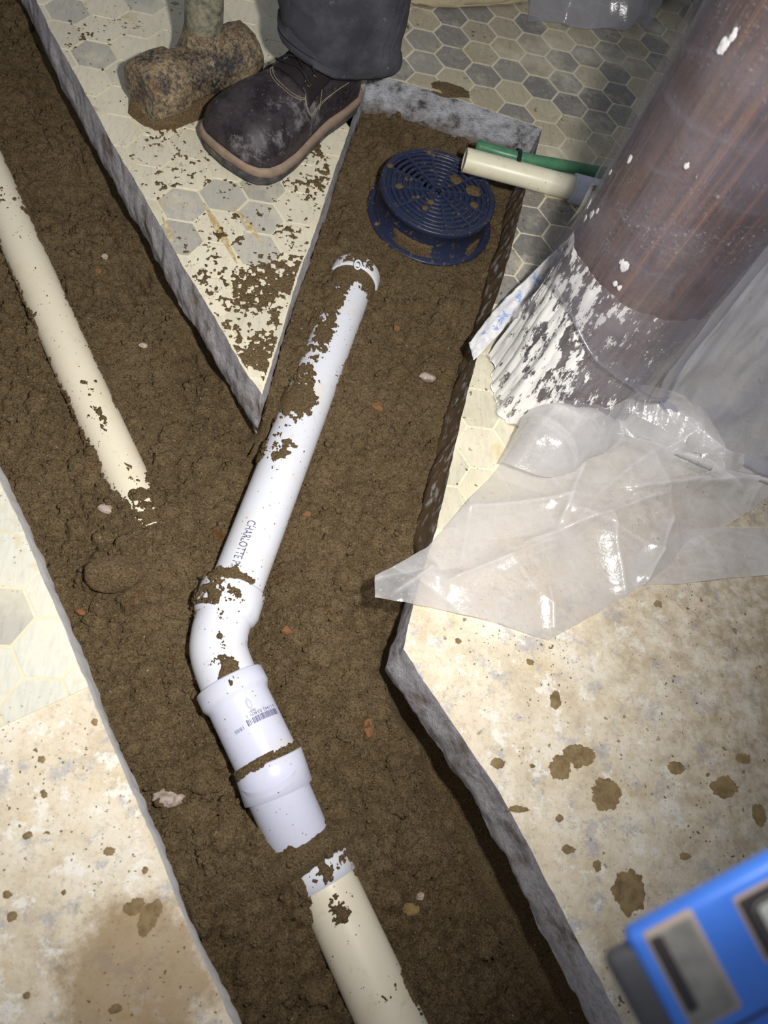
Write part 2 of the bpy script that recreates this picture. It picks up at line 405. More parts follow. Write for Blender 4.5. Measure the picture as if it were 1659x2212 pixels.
def m_plastic(name, tint, base, hi, dust, rough=.2, paint=None, back=.45):
    """thin polythene film: mostly see-through, a little milky, scratched, glossy"""
    t = NT(name)
    n = t.noise(12, 5, .65); scr = t.noise(1, 5, .7, t.scale(t.pos, (300, 60, 60), rot=(0, 0, .7))); scr2 = t.noise(230, 5, .75)
    a = t.math('ADD', base, t.math('MULTIPLY', t.step(n, .38, .68), hi - base))
    d = t.math('MAXIMUM', t.step(scr, .66, .74), t.math('MULTIPLY', t.step(scr2, .58, .66), t.step(t.noise(9, 4, .7, t.scale(t.pos, 1, (1, 5, 3))), .48, .6)))
    cre = t.n('Attribute', p_attribute_name='crease').outputs['Fac']
    a = t.math('MINIMUM', 1.0, t.math('ADD', t.math('ADD', a, t.math('MULTIPLY', cre, .16)), t.math('MULTIPLY', d, dust)))
    lw = t.n('LayerWeight', Blend=.35).outputs['Facing']
    a = t.math('MINIMUM', 1.0, t.math('ADD', a, t.math('MULTIPLY', t.math('POWER', lw, 2.5), .35)))
    col = t.mix(t.math('MULTIPLY', d, .6), tint, srgb(226, 216, 190))
    if paint is not None:
        pm = paint(t); a = t.math('MAXIMUM', a, pm); col = t.mix(pm, col, srgb(232, 230, 226))
    dif = t.n('BsdfDiffuse', Color=col).outputs[0]; tra = t.n('BsdfTranslucent', Color=col).outputs[0]
    body = t.n('MixShader', Fac=back if paint is None else t.math('MULTIPLY', t.math('SUBTRACT', 1.0, pm), back), i1=dif, i2=tra).outputs[0]
    film = t.n('MixShader', Fac=a, i1=t.n('BsdfTransparent', Color=(.97, .97, .98, 1)).outputs[0], i2=body).outputs[0]
    nb = t.bump(t.math('ADD', t.noise(40, 4, .6), t.math('MULTIPLY', t.noise(160, 3, .6), .3)), .35, .003)
    gl = t.n('BsdfGlossy', Color=(1, 1, 1, 1), Roughness=rough, Normal=nb).outputs[0]
    fr = t.math('ADD', .07, t.math('MULTIPLY', t.math('POWER', lw, 3.0), .4))
    return t.done(t.n('MixShader', Fac=fr, i1=film, i2=gl).outputs[0])
GREY = srgb(200, 200, 210)
M['film'] = m_plastic('clear_polythene', srgb(156, 151, 166), .06, .26, .55)
M['film_milky'] = m_plastic('milky_polythene', srgb(188, 188, 200), .5, .75, .3)
M['film_floor'] = m_plastic('dusty_polythene', srgb(236, 234, 234), .44, .84, .75)
def _paint(t):
    sx = t.n('SeparateXYZ', Vector=t.pos)
    n = t.noise(1, 7, .75, t.scale(t.pos, (80, 80, 26))); n2 = t.noise(14, 3)
    # paint is thickest low down and on the trench side of the column
    k = t.math('ADD', t.math('MULTIPLY', sx.outputs[0], -1.25), t.math('MULTIPLY', sx.outputs[2], -.35))
    f = t.math('ADD', t.math('ADD', n, t.math('MULTIPLY', n2, .35)), k)
    return t.step(f, .07, .11)
M['film_paint'] = m_plastic('paint_splashed_polythene', srgb(184, 182, 190), .14, .36, .4, paint=_paint)
def m_strip():
    t = NT('painted_masking_strip')
    n = t.noise(60, 6, .72)
    col = t.mix(t.step(n, .44, .56), srgb(210, 210, 214), srgb(232, 230, 226))
    col = t.mix(t.math('MULTIPLY', t.step(t.noise(48, 5, .75, t.scale(t.pos, 1, (3, 3, 3))), .57, .62), .75), col, srgb(96, 140, 220))
    return t.done(t.bsdf(col, .7, t.bump(n, .4, .002), spec=.3))
M['strip'] = m_strip()
M['paint'] = flat('white_paint', srgb(234, 232, 228), .5)
M['ochre'] = flat('ochre_stain', srgb(186, 158, 108), .85, nsc=140, namt=1.0, c2=srgb(226, 214, 176))
M['tape'] = flat('blue_tape', srgb(40, 92, 220), .5)
M['stone_white'] = flat('pale_stone', srgb(190, 176, 166), .9, nsc=130, namt=.9, c2=srgb(134, 108, 84), bmp=.5)
M['stone_tan'] = flat('tan_stone', srgb(150, 124, 78), .9, nsc=90, namt=.5, bmp=.4)
M['stone_rust'] = flat('rust_stone', srgb(138, 94, 56), .9, nsc=160, namt=.9, c2=srgb(112, 90, 62), bmp=.4)
M['splat'] = flat('dried_mud_stain', srgb(146, 124, 86), .7, nsc=55, namt=.9, c2=srgb(100, 80, 50), bmp=.2)
M['canvas'] = flat('canvas_drop_cloth', srgb(186, 172, 140), .9, nsc=40, namt=.4, c2=srgb(140, 128, 104), bmp=.3)
M['dark_bag'] = flat('dark_bag', srgb(40, 42, 48), .7, nsc=20, bmp=.2)
M['bag_grey'] = flat('grey_bag', srgb(88, 84, 76), .8, nsc=20, bmp=.2)
M['tool_blue'] = flat('blue_tool_plastic', srgb(84, 146, 255), .38, nsc=30, namt=.25, c2=srgb(30, 86, 214))
M['tool_rubber'] = flat('grey_tool_rubber', srgb(92, 92, 96), .7, nsc=40, namt=.4)
M['tool_grey'] = flat('grey_tool_panel', srgb(160, 158, 152), .5, nsc=60, namt=.5, c2=srgb(70, 64, 62))
M['tool_edge'] = flat('dusty_tool_edge', srgb(190, 170, 156), .7)
M['tool_label'] = flat('tool_label', srgb(212, 216, 208), .5)
M['tool_dark'] = flat('dark_tool_trim', srgb(62, 58, 60), .6)

# ------------------------------------------------------------------ floor slabs
THK = 0.105
WEDGE_L = [(-330, -1000), (-150, -520), (-60, -300), (20, -125), (78, 0), (108, 65), (150, 139), (197, 226), (243, 312), (295, 399), (347, 490), (390, 568), (434, 638), (477, 711), (521, 790), (566, 855)]
WEDGE_R = [(594, 764), (611, 711), (642, 603), (666, 540), (692, 464), (720, 378), (748, 298), (770, 235), (798, 158)]
BOX = [(860, 174), (920, 192), (985, 213), (1060, 239), (1120, 260), (1172, 278)]
RIGHT = [(1155, 338), (1138, 398), (1120, 475), (1104, 538), (1086, 602), (1066, 660), (1045, 725), (1028, 780), (1013, 833), (992, 923), (978, 985), (965, 1045), (944, 1135), (920, 1215), (893, 1304), (882, 1350), (871, 1402)]
DIAG = [(910, 1462), (954, 1528), (1018, 1622), (1084, 1720), (1136, 1815), (1189, 1920), (1234, 2005), (1280, 2089), (1345, 2212), (1440, 2400), (1560, 2640)]
LEFT = [(-1000, -900), (-420, 60), (-300, 330), (-180, 620), (-100, 820), (-50, 930), (0, 1038), (41, 1126), (79, 1214), (129, 1334), (164, 1422), (194, 1493), (230, 1581), (263, 1657), (323, 1794), (372, 1915), (416, 2025), (466, 2129), (504, 2212), (600, 2440), (700, 2680)]
edge_main = [p[:2] for p in PL(WEDGE_L + WEDGE_R + BOX + RIGHT + DIAG)]
edge_left = [p[:2] for p in PL(LEFT)]
def jag(line, step=.006, amp=.0016, seed=1, keep=()):
    """resample an edge and roughen it a little"""
    out = []
    for a, b in zip(line[:-1], line[1:]):
        a, b = np.asarray(a), np.asarray(b); L = np.linalg.norm(b - a); n = max(1, int(L / step)); nn = np.array([-(b - a)[1], (b - a)[0]]) / L
        for k in range(n):
            p = a + (b - a) * k / n
            o = amp * float(fbm(np.array(p[0] * 60), np.array(p[1] * 60), 0, 3, seed)) * (0 if k == 0 else 1)
            out.append(p + nn * o)
    out.append(np.asarray(line[-1])); return out
em = jag(edge_main, seed=3); el = jag(edge_left, seed=5)
poly_main = em + [np.array(p) for p in ((2.6, float(em[-1][1])), (2.6, 4.2), (float(em[0][0]), 4.2))]
poly_left = el + [np.array(p) for p in ((-1.9, float(el[-1][1])), (-1.9, float(el[0][1])))]
trench = em + el[::-1]
def slab(name, poly, nedge, outer_sign, label):
    """slab with a rough broken face along the first nedge points"""
    e = np.array(poly[:nedge]); rest = np.array(poly[nedge:]); rows = 9
    tg = np.gradient(e, axis=0); tg /= np.linalg.norm(tg, axis=1)[:, None] + 1e-9
    nn = np.stack([-tg[:, 1], tg[:, 0]], 1) * outer_sign                 # towards the trench
    s = np.concatenate([[0], np.cumsum(np.linalg.norm(np.diff(e, axis=0), axis=1))])
    V = []
    for k in range(rows):
        f = k / (rows - 1)
        zb = -THK + .007 * fbm(s * 22, s * 0 + 3, 0, 4, 11)
        z = zb * f
        o = (.0045 * fbm(s * 45, z * 45 + 9, 0, 4, 21) + .003 * fbm(s * 9, z * 14 + 2, 0, 2, 25)) * min(1, f * 2.2)
        o = o - .004 * max(0, f - .8) / .2 + (.005 * math.sin(min(1, f * 3) * math.pi / 2) if outer_sign > 0 else 0)
        if outer_sign < 0: o = o + .016 * f * sstep(.2, .27, e[:, 0]) * sstep(.40, .5, e[:, 1]) * sstep(1.33, 1.2, e[:, 1])
        V.append(np.c_[e + nn * o[:, None], z])
    V = np.vstack(V); F = gridfaces(rows, nedge).tolist()
    side = obj('cut_edge', V, np.array(F), M['cut'] if outer_sign < 0 else M['cut_pale'])
    allp = np.vstack([np.c_[e, np.zeros(nedge)], np.c_[rest, np.zeros(len(rest))]])
    tris = tessellate_polygon([[Vector(p) for p in allp]])
    top = [list(t) for t in tris]
    n = len(allp); lower = np.vstack([V[-nedge:], np.c_[rest, np.full(len(rest), -THK)]])
    low = tessellate_polygon([[Vector((p[0], p[1], 0)) for p in lower]])
    F2 = list(top) + [[t[0] + n, t[2] + n, t[1] + n] for t in low]
    F2 += [[i, (i + 1) % n, (i + 1) % n + n, i + n] for i in range(nedge - 1, n)]
    o = obj(name, np.vstack([allp, lower]), F2, M['concrete'], None, False)
    bm = bmesh.new(); bm.from_mesh(o.data); bmesh.ops.recalc_face_normals(bm, faces=bm.faces); bm.to_mesh(o.data); bm.free()
    tag(o, label, kind='structure'); side.parent = o
    return o
floor_main = slab('floor', poly_main, len(em), -1, 'broken concrete floor slab with worn hexagon vinyl around the drain pit')
floor_left = slab('floor', poly_left, len(el), 1, 'pale stained concrete slab left of the trench')

# vinyl sheet and its hexagon tiles ----------------------------------------
def sheet(poly, parent, th=.0014):
    a = np.array([[p[0], p[1]] for p in poly]); n = len(a)
    v = np.vstack([np.c_[a, np.full(n, th)], np.c_[a, np.zeros(n)]])
    t = [list(q) for q in tessellate_polygon([[Vector((p[0], p[1], 0)) for p in a]])]
    f = t + [[i, (i + 1) % n, (i + 1) % n + n, i + n] for i in range(n)]
    o = obj('vinyl_sheet', v, f, M['vinyl'], parent, False)
    bm = bmesh.new(); bm.from_mesh(o.data); bmesh.ops.recalc_face_normals(bm, faces=bm.faces); bm.to_mesh(o.data); bm.free()
    return o
pA, pB = P(930, 1150)[:2], P(1659, 985)[:2]; nAB = np.array([-(pB - pA)[1], (pB - pA)[0]])
vin_main = clip_half(poly_main, pA, nAB)
# keep only what belongs to the wedge and the far side (drop slivers of the clip line across the trench)
pC, pD = P(0, 1572)[:2], P(193, 1484)[:2]; nCD = np.array([-(pD - pC)[1], (pD - pC)[0]])
vin_left = clip_half(poly_left, pC, nCD)
sheet_main = sheet(vin_main, floor_main); sheet_left = sheet(vin_left, floor_left)

HEX = .07; rot = math.radians(-30.338); cR, sR = math.cos(rot), math.sin(rot)
def lat(q): return HEX * np.array([q[0] * cR - q[1] * sR, -q[0] * sR - q[1] * cR])
LATS = {'far': (14.1155, -16.00727), 'wedge': (5.5486, -12.9153), 'near': (-.9913, -5.3376)}
def hexpts(c, inset):
    r = HEX / math.sqrt(3) - inset
    return [c + lat((r / HEX * math.cos(math.radians(30 + 60 * k)), r / HEX * math.sin(math.radians(30 + 60 * k)))) for k in range(6)]
grey_px = [(391, 512), (390, 444), (480, 426), (570, 470), (480, 260), (590, 380), (570, 540), (209, 115), (270, 60), (150, 30), (330, 20), (22, 1330),
           (1267, 122), (1213, 133), (1317, 112), (1222, 178), (1229, 228), (1166, 190), (1342, 205), (980, 126), (920, 136), (973, 37), (1024, 33), (978, 80), (914, 88), (1043, 162), (1101, 154),
           (1285, 275), (1360, 270), (1330, 160), (1140, 60), (1290, 60), (1400, 110), (1420, 60), (1440, 150), (1200, 480), (1210, 520), (1150, 470), (1160, 560), (1110, 560), (1120, 620), (1130, 500), (1100, 255), (860, 150), (1290, 218), (1345, 330)]
def tone(px, py, reg):
    d = min(math.hypot(px - a, py - b) for a, b in grey_px)
    g = random.random()
    lim = 30 if py < 400 else 55
    if d < lim:
        b = random.choice([(138, 134, 128), (150, 145, 137), (162, 156, 146)]) if reg == 'far' else random.choice([(178, 174, 162), (188, 184, 172), (198, 194, 180)])
    elif reg == 'far' and py > 640: b = random.choice([(214, 206, 180), (206, 200, 178), (220, 212, 188)])
    elif reg == 'far': b = random.choice([(188, 177, 150), (194, 184, 157), (178, 168, 145)])
    elif reg == 'near': b = (222, 220, 206)
    else: b = random.choice([(226, 218, 194), (230, 222, 198), (220, 212, 190)])
    k = 1 + .05 * (g - .5)
    return srgb(*[x * k for x in b])
unit_hex = None
def hex_tile(c, poly, parent, reg):
    global unit_hex
    z0, z1 = .0012, .0021
    out = hexpts(c, .0022); inn = hexpts(c, .0029)
    ins = inpoly(np.array([p[0] for p in out]), np.array([p[1] for p in out]), poly)
    px, py = Q((c[0], c[1], 0))
    cut = not ins.all() or distpoly(np.array([c[0]]), np.array([c[1]]), list(poly) + [poly[0]])[0] < HEX * .6
    if not cut:
        if unit_hex is None:
            me = bpy.data.meshes.new('hex_tile')
            o_ = [p - c for p in out]; i_ = [p - c for p in inn]
            me.from_pydata([(*p, z0) for p in o_] + [(*p, z1) for p in i_], [], [[6, 11, 10, 9, 8, 7]] + [[k, k + 6, (k + 1) % 6 + 6, (k + 1) % 6] for k in range(6)])
            me.materials.append(M['tile']); unit_hex = me
        o = bpy.data.objects.new('hex_tile', unit_hex); o.location = (c[0], c[1], 0)
    else:
        sub = list(poly)
        for k in range(6):
            a, b = out[k], out[(k + 1) % 6]; n = np.array([-(b - a)[1], (b - a)[0]])
            if (c - a) @ n < 0: n = -n
            sub = clip_half(sub, a, n)
            if len(sub) < 3: return None
        a = np.array(sub); n = len(a)
        ar = .5 * abs(np.dot(a[:, 0], np.roll(a[:, 1], 1)) - np.dot(a[:, 1], np.roll(a[:, 0], 1)))
        if ar < 2e-5: return None
        v = np.vstack([np.c_[a, np.full(n, z1)], np.c_[a, np.full(n, z0)]])
        t = [list(q) for q in tessellate_polygon([[Vector((p[0], p[1], 0)) for p in a]])]
        if not t: return None
        me = bpy.data.meshes.new('hex_tile'); me.from_pydata(v.tolist(), [], t + [[i, (i + 1) % n, (i + 1) % n + n, i + n] for i in range(n)])
        bm = bmesh.new(); bm.from_mesh(me); bmesh.ops.recalc_face_normals(bm, faces=bm.faces); bm.to_mesh(me); bm.free()
        me.materials.append(M['tile']); o = bpy.data.objects.new('hex_tile', me)
    C.objects.link(o); o.parent = parent; o.color = tone(px, py, reg); return o
for reg, off in LATS.items():
    poly = vin_left if reg == 'near' else vin_main
    par = sheet_left if reg == 'near' else sheet_main
    for i in range(-26, 27):
        for j in range(-26, 27):
            q = np.array(off) + np.array([i - .5 * j, .8660254 * j]); c = lat(q)
            px, py = Q((c[0], c[1], 0))
            if not (-420 < px < 1900 and -220 < py < 2250): continue
            if WM.T[2] @ np.array([c[0], c[1], -CAMH]) < 0: continue
            if reg == 'far' and c[0] < .155 + (c[1] - 1.38) * .1: continue
            if reg == 'wedge' and c[0] >= .155 + (c[1] - 1.38) * .1: continue
            hex_tile(c, poly, par, reg)

# ------------------------------------------------------------------ soil in the trench
ctrl = [(20, 200, -.125), (60, 30, -.13), (-60, 250, -.125), (0, 700, -.108), (-80, 600, -.11), (120, 350, -.12), (230, 550, -.12), (330, 750, -.122), (430, 880, -.122), (480, 960, -.115), (380, 950, -.112), (60, 950, -.1), (150, 1100, -.098), (280, 1200, -.09), (400, 1150, -.098), (470, 1080, -.108),
        (60, 60, -.15), (100, 230, -.155), (215, 420, -.155), (310, 600, -.155), (420, 790, -.155), (510, 935, -.145),
        (110, 1200, -.1), (200, 1400, -.1), (280, 1600, -.11), (380, 1850, -.125), (480, 2100, -.14), (340, 1350, -.098),
        (650, 1150, -.1), (750, 900, -.088), (850, 700, -.083), (800, 1100, -.09), (680, 1350, -.102), (760, 1450, -.112), (700, 1000, -.092), (640, 1250, -.102),
        (760, 330, -.08), (870, 290, -.074), (1050, 340, -.08), (900, 620, -.083), (1060, 500, -.09), (780, 450, -.078), (700, 640, -.056), (650, 770, -.055), (612, 880, -.062), (700, 590, -.074), (860, 560, -.082), (790, 700, -.075), (720, 860, -.08),
        (1000, 800, -.085), (960, 950, -.08), (920, 1120, -.085), (880, 1250, -.1), (1020, 700, -.085),
        (800, 1500, -.13), (850, 1600, -.15), (905, 1545, -.215), (875, 1480, -.2), (960, 1660, -.225), (1010, 1740, -.228), (1080, 1880, -.228), (1150, 2010, -.228), (1210, 2110, -.228), (1060, 1810, -.228), (700, 1650, -.118), (800, 1750, -.138), (900, 1850, -.155), (1000, 2000, -.168), (600, 1900, -.122), (560, 2100, -.135), (950, 2150, -.16), (640, 1850, -.078), (655, 1838, -.066), (668, 1842, -.066), (688, 1838, -.094), (650, 1876, -.098), (722, 1830, -.105), (690, 1858, -.1), (618, 1840, -.098), (330, 1128, -.078), (345, 1110, -.085), (300, 1135, -.082),
        (390, 1400, -.102), (420, 1600, -.11), (480, 1750, -.113), (560, 1800, -.112), (1100, 2200, -.175), (620, 2000, -.128), (760, 1900, -.128), (720, 1760, -.115),
        (680, 2150, -.14), (870, 2080, -.145)]
CT = np.array([P(a, b, c) for a, b, c in ctrl])
x0, x1, y0, y1, ST = -.80, .72, -.34, 1.80, .0023
gx = np.arange(x0, x1, ST); gy = np.arange(y0, y1, ST); X, Y = np.meshgrid(gx, gy)
num = np.zeros_like(X); den = np.zeros_like(X)
for c in CT:
    w = 1 / ((X - c[0]) ** 2 + (Y - c[1]) ** 2 + 1.5e-4) ** 1.7; num += w * c[2]; den += w
Hs = num / den
inside = inpoly(X, Y, trench)
dE = distpoly(X, Y, [np.array(p) for p in edge_main]); dL = distpoly(X, Y, [np.array(p) for p in edge_left])
dT = np.minimum(dE, dL)
def mound(px, py, z, rx, ry, h, rotd=0):
    c = P(px, py, z); a = math.radians(rotd); u = (X - c[0]) * math.cos(a) + (Y - c[1]) * math.sin(a); v = -(X - c[0]) * math.sin(a) + (Y - c[1]) * math.cos(a)
    k = 1 + .22 * fbm(X * 30 + px, Y * 30, 0, 3, int(px))
    return h * np.sqrt(np.clip(1 - ((u / rx) ** 2 + (v / ry) ** 2) * k, 0, 1))
Hs = Hs + mound(262, 1235, -.09, .062, .045, .024, 20)
Hs = np.maximum(Hs, Hs * 0 - .5)
Hs += .0055 * fbm(X * 14, Y * 14, 0, 4, 41) + .0035 * fbm(X * 48, Y * 48, 0, 4, 43)
# crevices running along the wedge slab
eL = [np.array(p) for p in PL(WEDGE_L)]
dW = distpoly(X, Y, [p[:2] for p in eL]); al = (X * .557 - Y * .83)
cre = 1 - np.abs(fbm(al * 10, dW * 42, 0, 3, 77)); Hs -= .016 * sstep(.9, .985, cre) * sstep(.09, .02, dW) * inside
# clods pressed into the soil
idx = np.argwhere(inside & (dT > .004))
for k in range(5600):
    i, j = idx[rng.integers(len(idx))]
    r = float(np.clip(rng.lognormal(math.log(.0062), .45), .0035, .02)) if k < 5100 else float(rng.uniform(.008, .019)); rr = int(r * 1.5 / ST) + 1
    ia, ib, ja, jb = max(0, i - rr), min(X.shape[0], i + rr + 1), max(0, j - rr), min(X.shape[1], j + rr + 1)
    dx = X[ia:ib, ja:jb] - X[i, j]; dy = Y[ia:ib, ja:jb] - Y[i, j]
    an = np.arctan2(dy, dx); s1, s2 = rng.uniform(0, 6.3, 2)
    d = np.hypot(dx, dy) / (r * (1 + .18 * np.sin(2 * an + s1) + .1 * np.sin(5 * an + s2)))
    b = np.sqrt(np.clip(1 - d ** 2.4, 0, 1)) * r * rng.uniform(.35, .8)
    Hs[ia:ib, ja:jb] = np.where(d < 1, np.maximum(Hs[ia:ib, ja:jb], Hs[i, j] + b - r * .12), Hs[ia:ib, ja:jb] - .0042 * np.clip(1.28 - d, 0, .28) / .28)
Hs -= .006
rc = P(666, 1846, -.08); ru = np.array([.86, .5]); rv = np.array([-.5, .86])
uu_ = (X - rc[0]) * ru[0] + (Y - rc[1]) * ru[1]; vv0 = (X - rc[0]) * rv[0] + (Y - rc[1]) * rv[1]
Hs = np.maximum(Hs, -.070 + .004 * fbm(X * 60, Y * 60, 0, 3, 91) - (vv0 / .017) ** 2 * .02 - (uu_ / .06) ** 2 * .03)
ddr = np.hypot(X - .3147, Y - 1.1553); Hs = np.where(ddr < .15, np.minimum(Hs, -.0905 + .004 * fbm(X * 40, Y * 40, 0, 3, 4) - .004 * sstep(.13, .11, ddr)), Hs)
Hs = np.where(inside, Hs, np.minimum(Hs, -THK - .012))
Hs = np.where(inside & (dE < .008) & (Hs > -THK), Hs + .003, Hs)
def soil_z(x, y):
    j = int(np.clip(round((x - x0) / ST), 0, X.shape[1] - 1)); i = int(np.clip(round((y - y0) / ST), 0, X.shape[0] - 1)); return float(Hs[i, j])
jit = ST * .35
XX = X + jit * fbm(X * 300, Y * 300, 0, 1, 5); YY = Y + jit * fbm(X * 300, Y * 300, 7, 1, 9)
keep = (inside | (dT < .075)).ravel()
F = gridfaces(X.shape[0], X.shape[1]); F = F[keep[F].all(axis=1)]
used = np.unique(F); mp = np.full(X.size, -1); mp[used] = np.arange(len(used))
soil = obj('soil', np.c_[XX.ravel(), YY.ravel(), Hs.ravel()][used], mp[F], M['soil'])
tag(soil, 'loose brown soil filling the trench between the slabs', 'soil', kind='stuff')

# loose crumbs lying on the soil (uncountable)
bm0 = bmesh.new(); bmesh.ops.create_icosphere(bm0, subdivisions=1, radius=1.0); cv = np.array([v.co for v in bm0.verts]); cf = np.array([[q.index for q in f.verts] for f in bm0.faces]); bm0.free()
vv, ff, nb = [], [], 0
for k in range(15000):
    i, j = idx[rng.integers(len(idx))]; r = float(np.clip(rng.lognormal(math.log(.0019), .45), .001, .007))
    q = cv * (1 + .3 * rng.standard_normal((len(cv), 1))) * r * rng.uniform(.6, 1.2, 3)
    vv.append(q + [X[i, j], Y[i, j], Hs[i, j] + r * .25]); ff.append(cf + nb); nb += len(cv)
crumbs = obj('soil_crumbs', np.vstack(vv), np.vstack(ff), M['soil'], soil); tag(crumbs, kind='stuff')

# ------------------------------------------------------------------ pipes
def dirt_shell(path, r, parent, bias, thr=.05, amp=.0045, nu=None, seg=150, seed=3, name='dirt_crust', sc=150, maxh=.0035):
    """soil stuck to a pipe: a rough skin that only shows where it rises above the pipe wall"""
    p = np.asarray(path, float); L = np.concatenate([[0], np.cumsum(np.linalg.norm(np.diff(p, axis=0), axis=1))])
    nu = nu or max(8, int(L[-1] / .0016)); s = np.linspace(0, L[-1], nu)
    pp = np.stack([np.interp(s, L, p[:, k]) for k in range(3)], 1); rr = np.interp(s, L, np.broadcast_to(r, (len(p),)))
    pp, t, a, b = frames(pp); th = np.linspace(-math.pi * .62, math.pi * .62, seg)
    dirn = np.cos(th)[None, :, None] * a[:, None, :] + np.sin(th)[None, :, None] * b[:, None, :]
    base = pp[:, None, :] + rr[:, None, None] * dirn
    m = .62 * fbm(base[..., 0] * sc, base[..., 1] * sc, base[..., 2] * sc, 5, seed, .62) + .38 * fbm(base[..., 0] * 24, base[..., 1] * 24, base[..., 2] * 24, 3, seed + 5)
    U, T = np.meshgrid(s / L[-1], th, indexing='ij')
    h = np.clip(amp * (m * 1.6 + bias(U, T) - thr) * 3, -.0012, maxh)
    h = np.where(h > 0, h + .0006, h)
    g = base + dirn * h[..., None]
    F = gridfaces(nu, seg); k = (h.ravel() > -.0011)[F].any(axis=1); F = F[k]
    if not len(F): return None
    u = np.unique(F); q = np.full(nu * seg, -1); q[u] = np.arange(len(u))
    o = obj(name, g.reshape(-1, 3)[u], q[F], M['mud'], parent); tag(o, kind='stuff'); return o
def straight(a, b, n=12): return [np.asarray(a) + (np.asarray(b) - np.asarray(a)) * k / (n - 1) for k in range(n)]

# the main white drain run: pipe, end hub, elbow, coupling, buried stub
ZM = -.078; RP = .036
pa, pc = P(766, 602, ZM - .006), P(508, 1275, ZM); pb = pa + (pc - pa) * .55
run = thing('drain_pipe_run', 'white drain pipe with elbow and coupling running down the middle of the trench', 'pipe', tuple(P(560, 1250, -.11)))
mp_path = straight(pa, pc, 30)
v, f = tube(mp_path, RP, 48); pipe_main = obj('pipe_length', v, f, M['pvc'], run)
d0 = (pa - pb) / np.linalg.norm(pa - pb); h0 = pa - d0 * .012
v, f = lathe(h0, h0 + d0, [(0, RP + .0005), (0, .0425), (.002, .0435), (.022, .0435), (.026, .042), (.031, .035), (.034, .02), (.035, .0)], 44); hub_end = obj('end_hub', v, f, M['pvc'], run)
ring_c = P(773, 572, -.036); v, f = tube([ring_c + [.0055 * math.cos(t), .0055 * math.sin(t) * .8, .0055 * math.sin(t)] for t in np.linspace(0, 6.283, 20)], .0016, 8, False); obj('pull_ring', v, f, M['pvc'], run)
# elbow
hub1a, hub1b = P(505, 1272, ZM), P(484, 1334, ZM)
e_mid, e_end = P(470, 1398, ZM), P(497, 1478, ZM)
el_path = cr([hub1b, P(475, 1370, ZM), P(474, 1412, ZM), e_end], 8)
v, f = tube(el_path, .0372, 48); elbow = obj('elbow', v, f, M['pvc'], run)
d1 = (hub1b - hub1a); L1 = np.linalg.norm(d1); v, f = lathe(hub1a, hub1b, [(0, .0362), (0, .0428), (.002, .0442), (L1 * .8, .0442), (L1, .041), (L1 + .004, .0372)], 48); obj('hub', v, f, M['pvc'], elbow)
v, f = lathe(P(478, 1412, ZM + .036), P(478, 1412, ZM + .06), [(0, .004), (.002, .004), (.0022, .003), (.0022, 0)], 16); obj('mould_mark', v, f, M['pvc'], elbow)
# coupling
c0, c1 = P(495, 1472, ZM), P(578, 1645, ZM - .001); L2 = np.linalg.norm(c1 - c0)
coup = obj('coupling', *lathe(c0, c1, [(0, .0375), (0, .0435), (.0015, .045), (.020, .045), (.0235, .0432), (.027, .041), (.030, .0402), (L2, .0398), (L2 + .004, .038)], 56), M['pvc_new'], run)
dc = (c1 - c0) / L2; side = np.cross(dc, [0, 0, 1.0]); side /= np.linalg.norm(side); upc = np.cross(side, dc)
nub = c0 + dc * .043 + upc * .0400 - side * .004
v, f = blob(nub, (.0036, .0072, .0028), 3, 2, .03); ang = math.atan2(dc[1], dc[0]) - math.pi / 2
cc, ss = math.cos(ang), math.sin(ang); w = v - nub; v = np.c_[w[:, 0] * cc - w[:, 1] * ss, w[:, 0] * ss + w[:, 1] * cc, w[:, 2]] + nub
obj('mould_nub', v, f, M['pvc_new'], coup)
# lower hub and buried stub
c2 = P(578, 1640, ZM - .001); c3 = P(602, 1712, ZM - .009); L3 = np.linalg.norm(c3 - c2)
lower = obj('lower_hub', *lathe(c2, c3, [(0, .039), (0, .0425), (.0015, .0438), (L3, .0438), (L3 + .0004, .0425), (L3 + .0004, .039)], 56), M['pvc_new'], run)
st0, st1 = c3, P(655, 1832, ZM - .052)
stub = obj('buried_stub', *lathe(st0, st1, [(-.03, .0388), (.06, .0388), (np.linalg.norm(st1 - st0) + .03, .0388)], 48), M['pvc_new'], run)

# print on the pipe
def text_mesh(txt, size):
    cu = bpy.data.curves.new('t', 'FONT'); cu.body = txt; cu.size = size; cu.align_x = 'LEFT'; cu.align_y = 'CENTER'; cu.resolution_u = 3
    o = bpy.data.objects.new('t', cu); C.objects.link(o); bpy.context.view_layer.update()
    me = bpy.data.meshes.new_from_object(o.evaluated_get(bpy.context.evaluated_depsgraph_get()))
    v = np.array([x.co for x in me.vertices]); f = [list(p.vertices) for p in me.polygons]
    bpy.data.objects.remove(o); bpy.data.curves.remove(cu); bpy.data.meshes.remove(me); return v, f
def wrap(v, p0, d, r, th0, turn=0):
    """lay flat lettering on a cylinder: x along the axis, y round it (turn=1 swaps)"""
    d = d / np.linalg.norm(d); up = np.array([0, 0, 1.0]); a = up - d * (up @ d); a /= np.linalg.norm(a); b = np.cross(d, a)
    x, y = (v[:, 0], v[:, 1]) if not turn else (v[:, 1], v[:, 0])
    th = th0 + y / r
    return p0 + np.outer(x, d) + (r + .0003) * (np.outer(np.cos(th), a) + np.outer(np.sin(th), b))
dpipe = pc - pb
v, f = text_mesh('CHARLOTTE PIPE', .017); v[:, 0] *= .62
tl = P(553, 1125, ZM + RP)
ax0 = pb + dpipe * (((tl - pb) @ dpipe) / (dpipe @ dpipe))
obj('pipe_lettering', wrap(v * [1, -1, 1], ax0, dpipe, RP, .28), f, M['ink'], pipe_main, False)
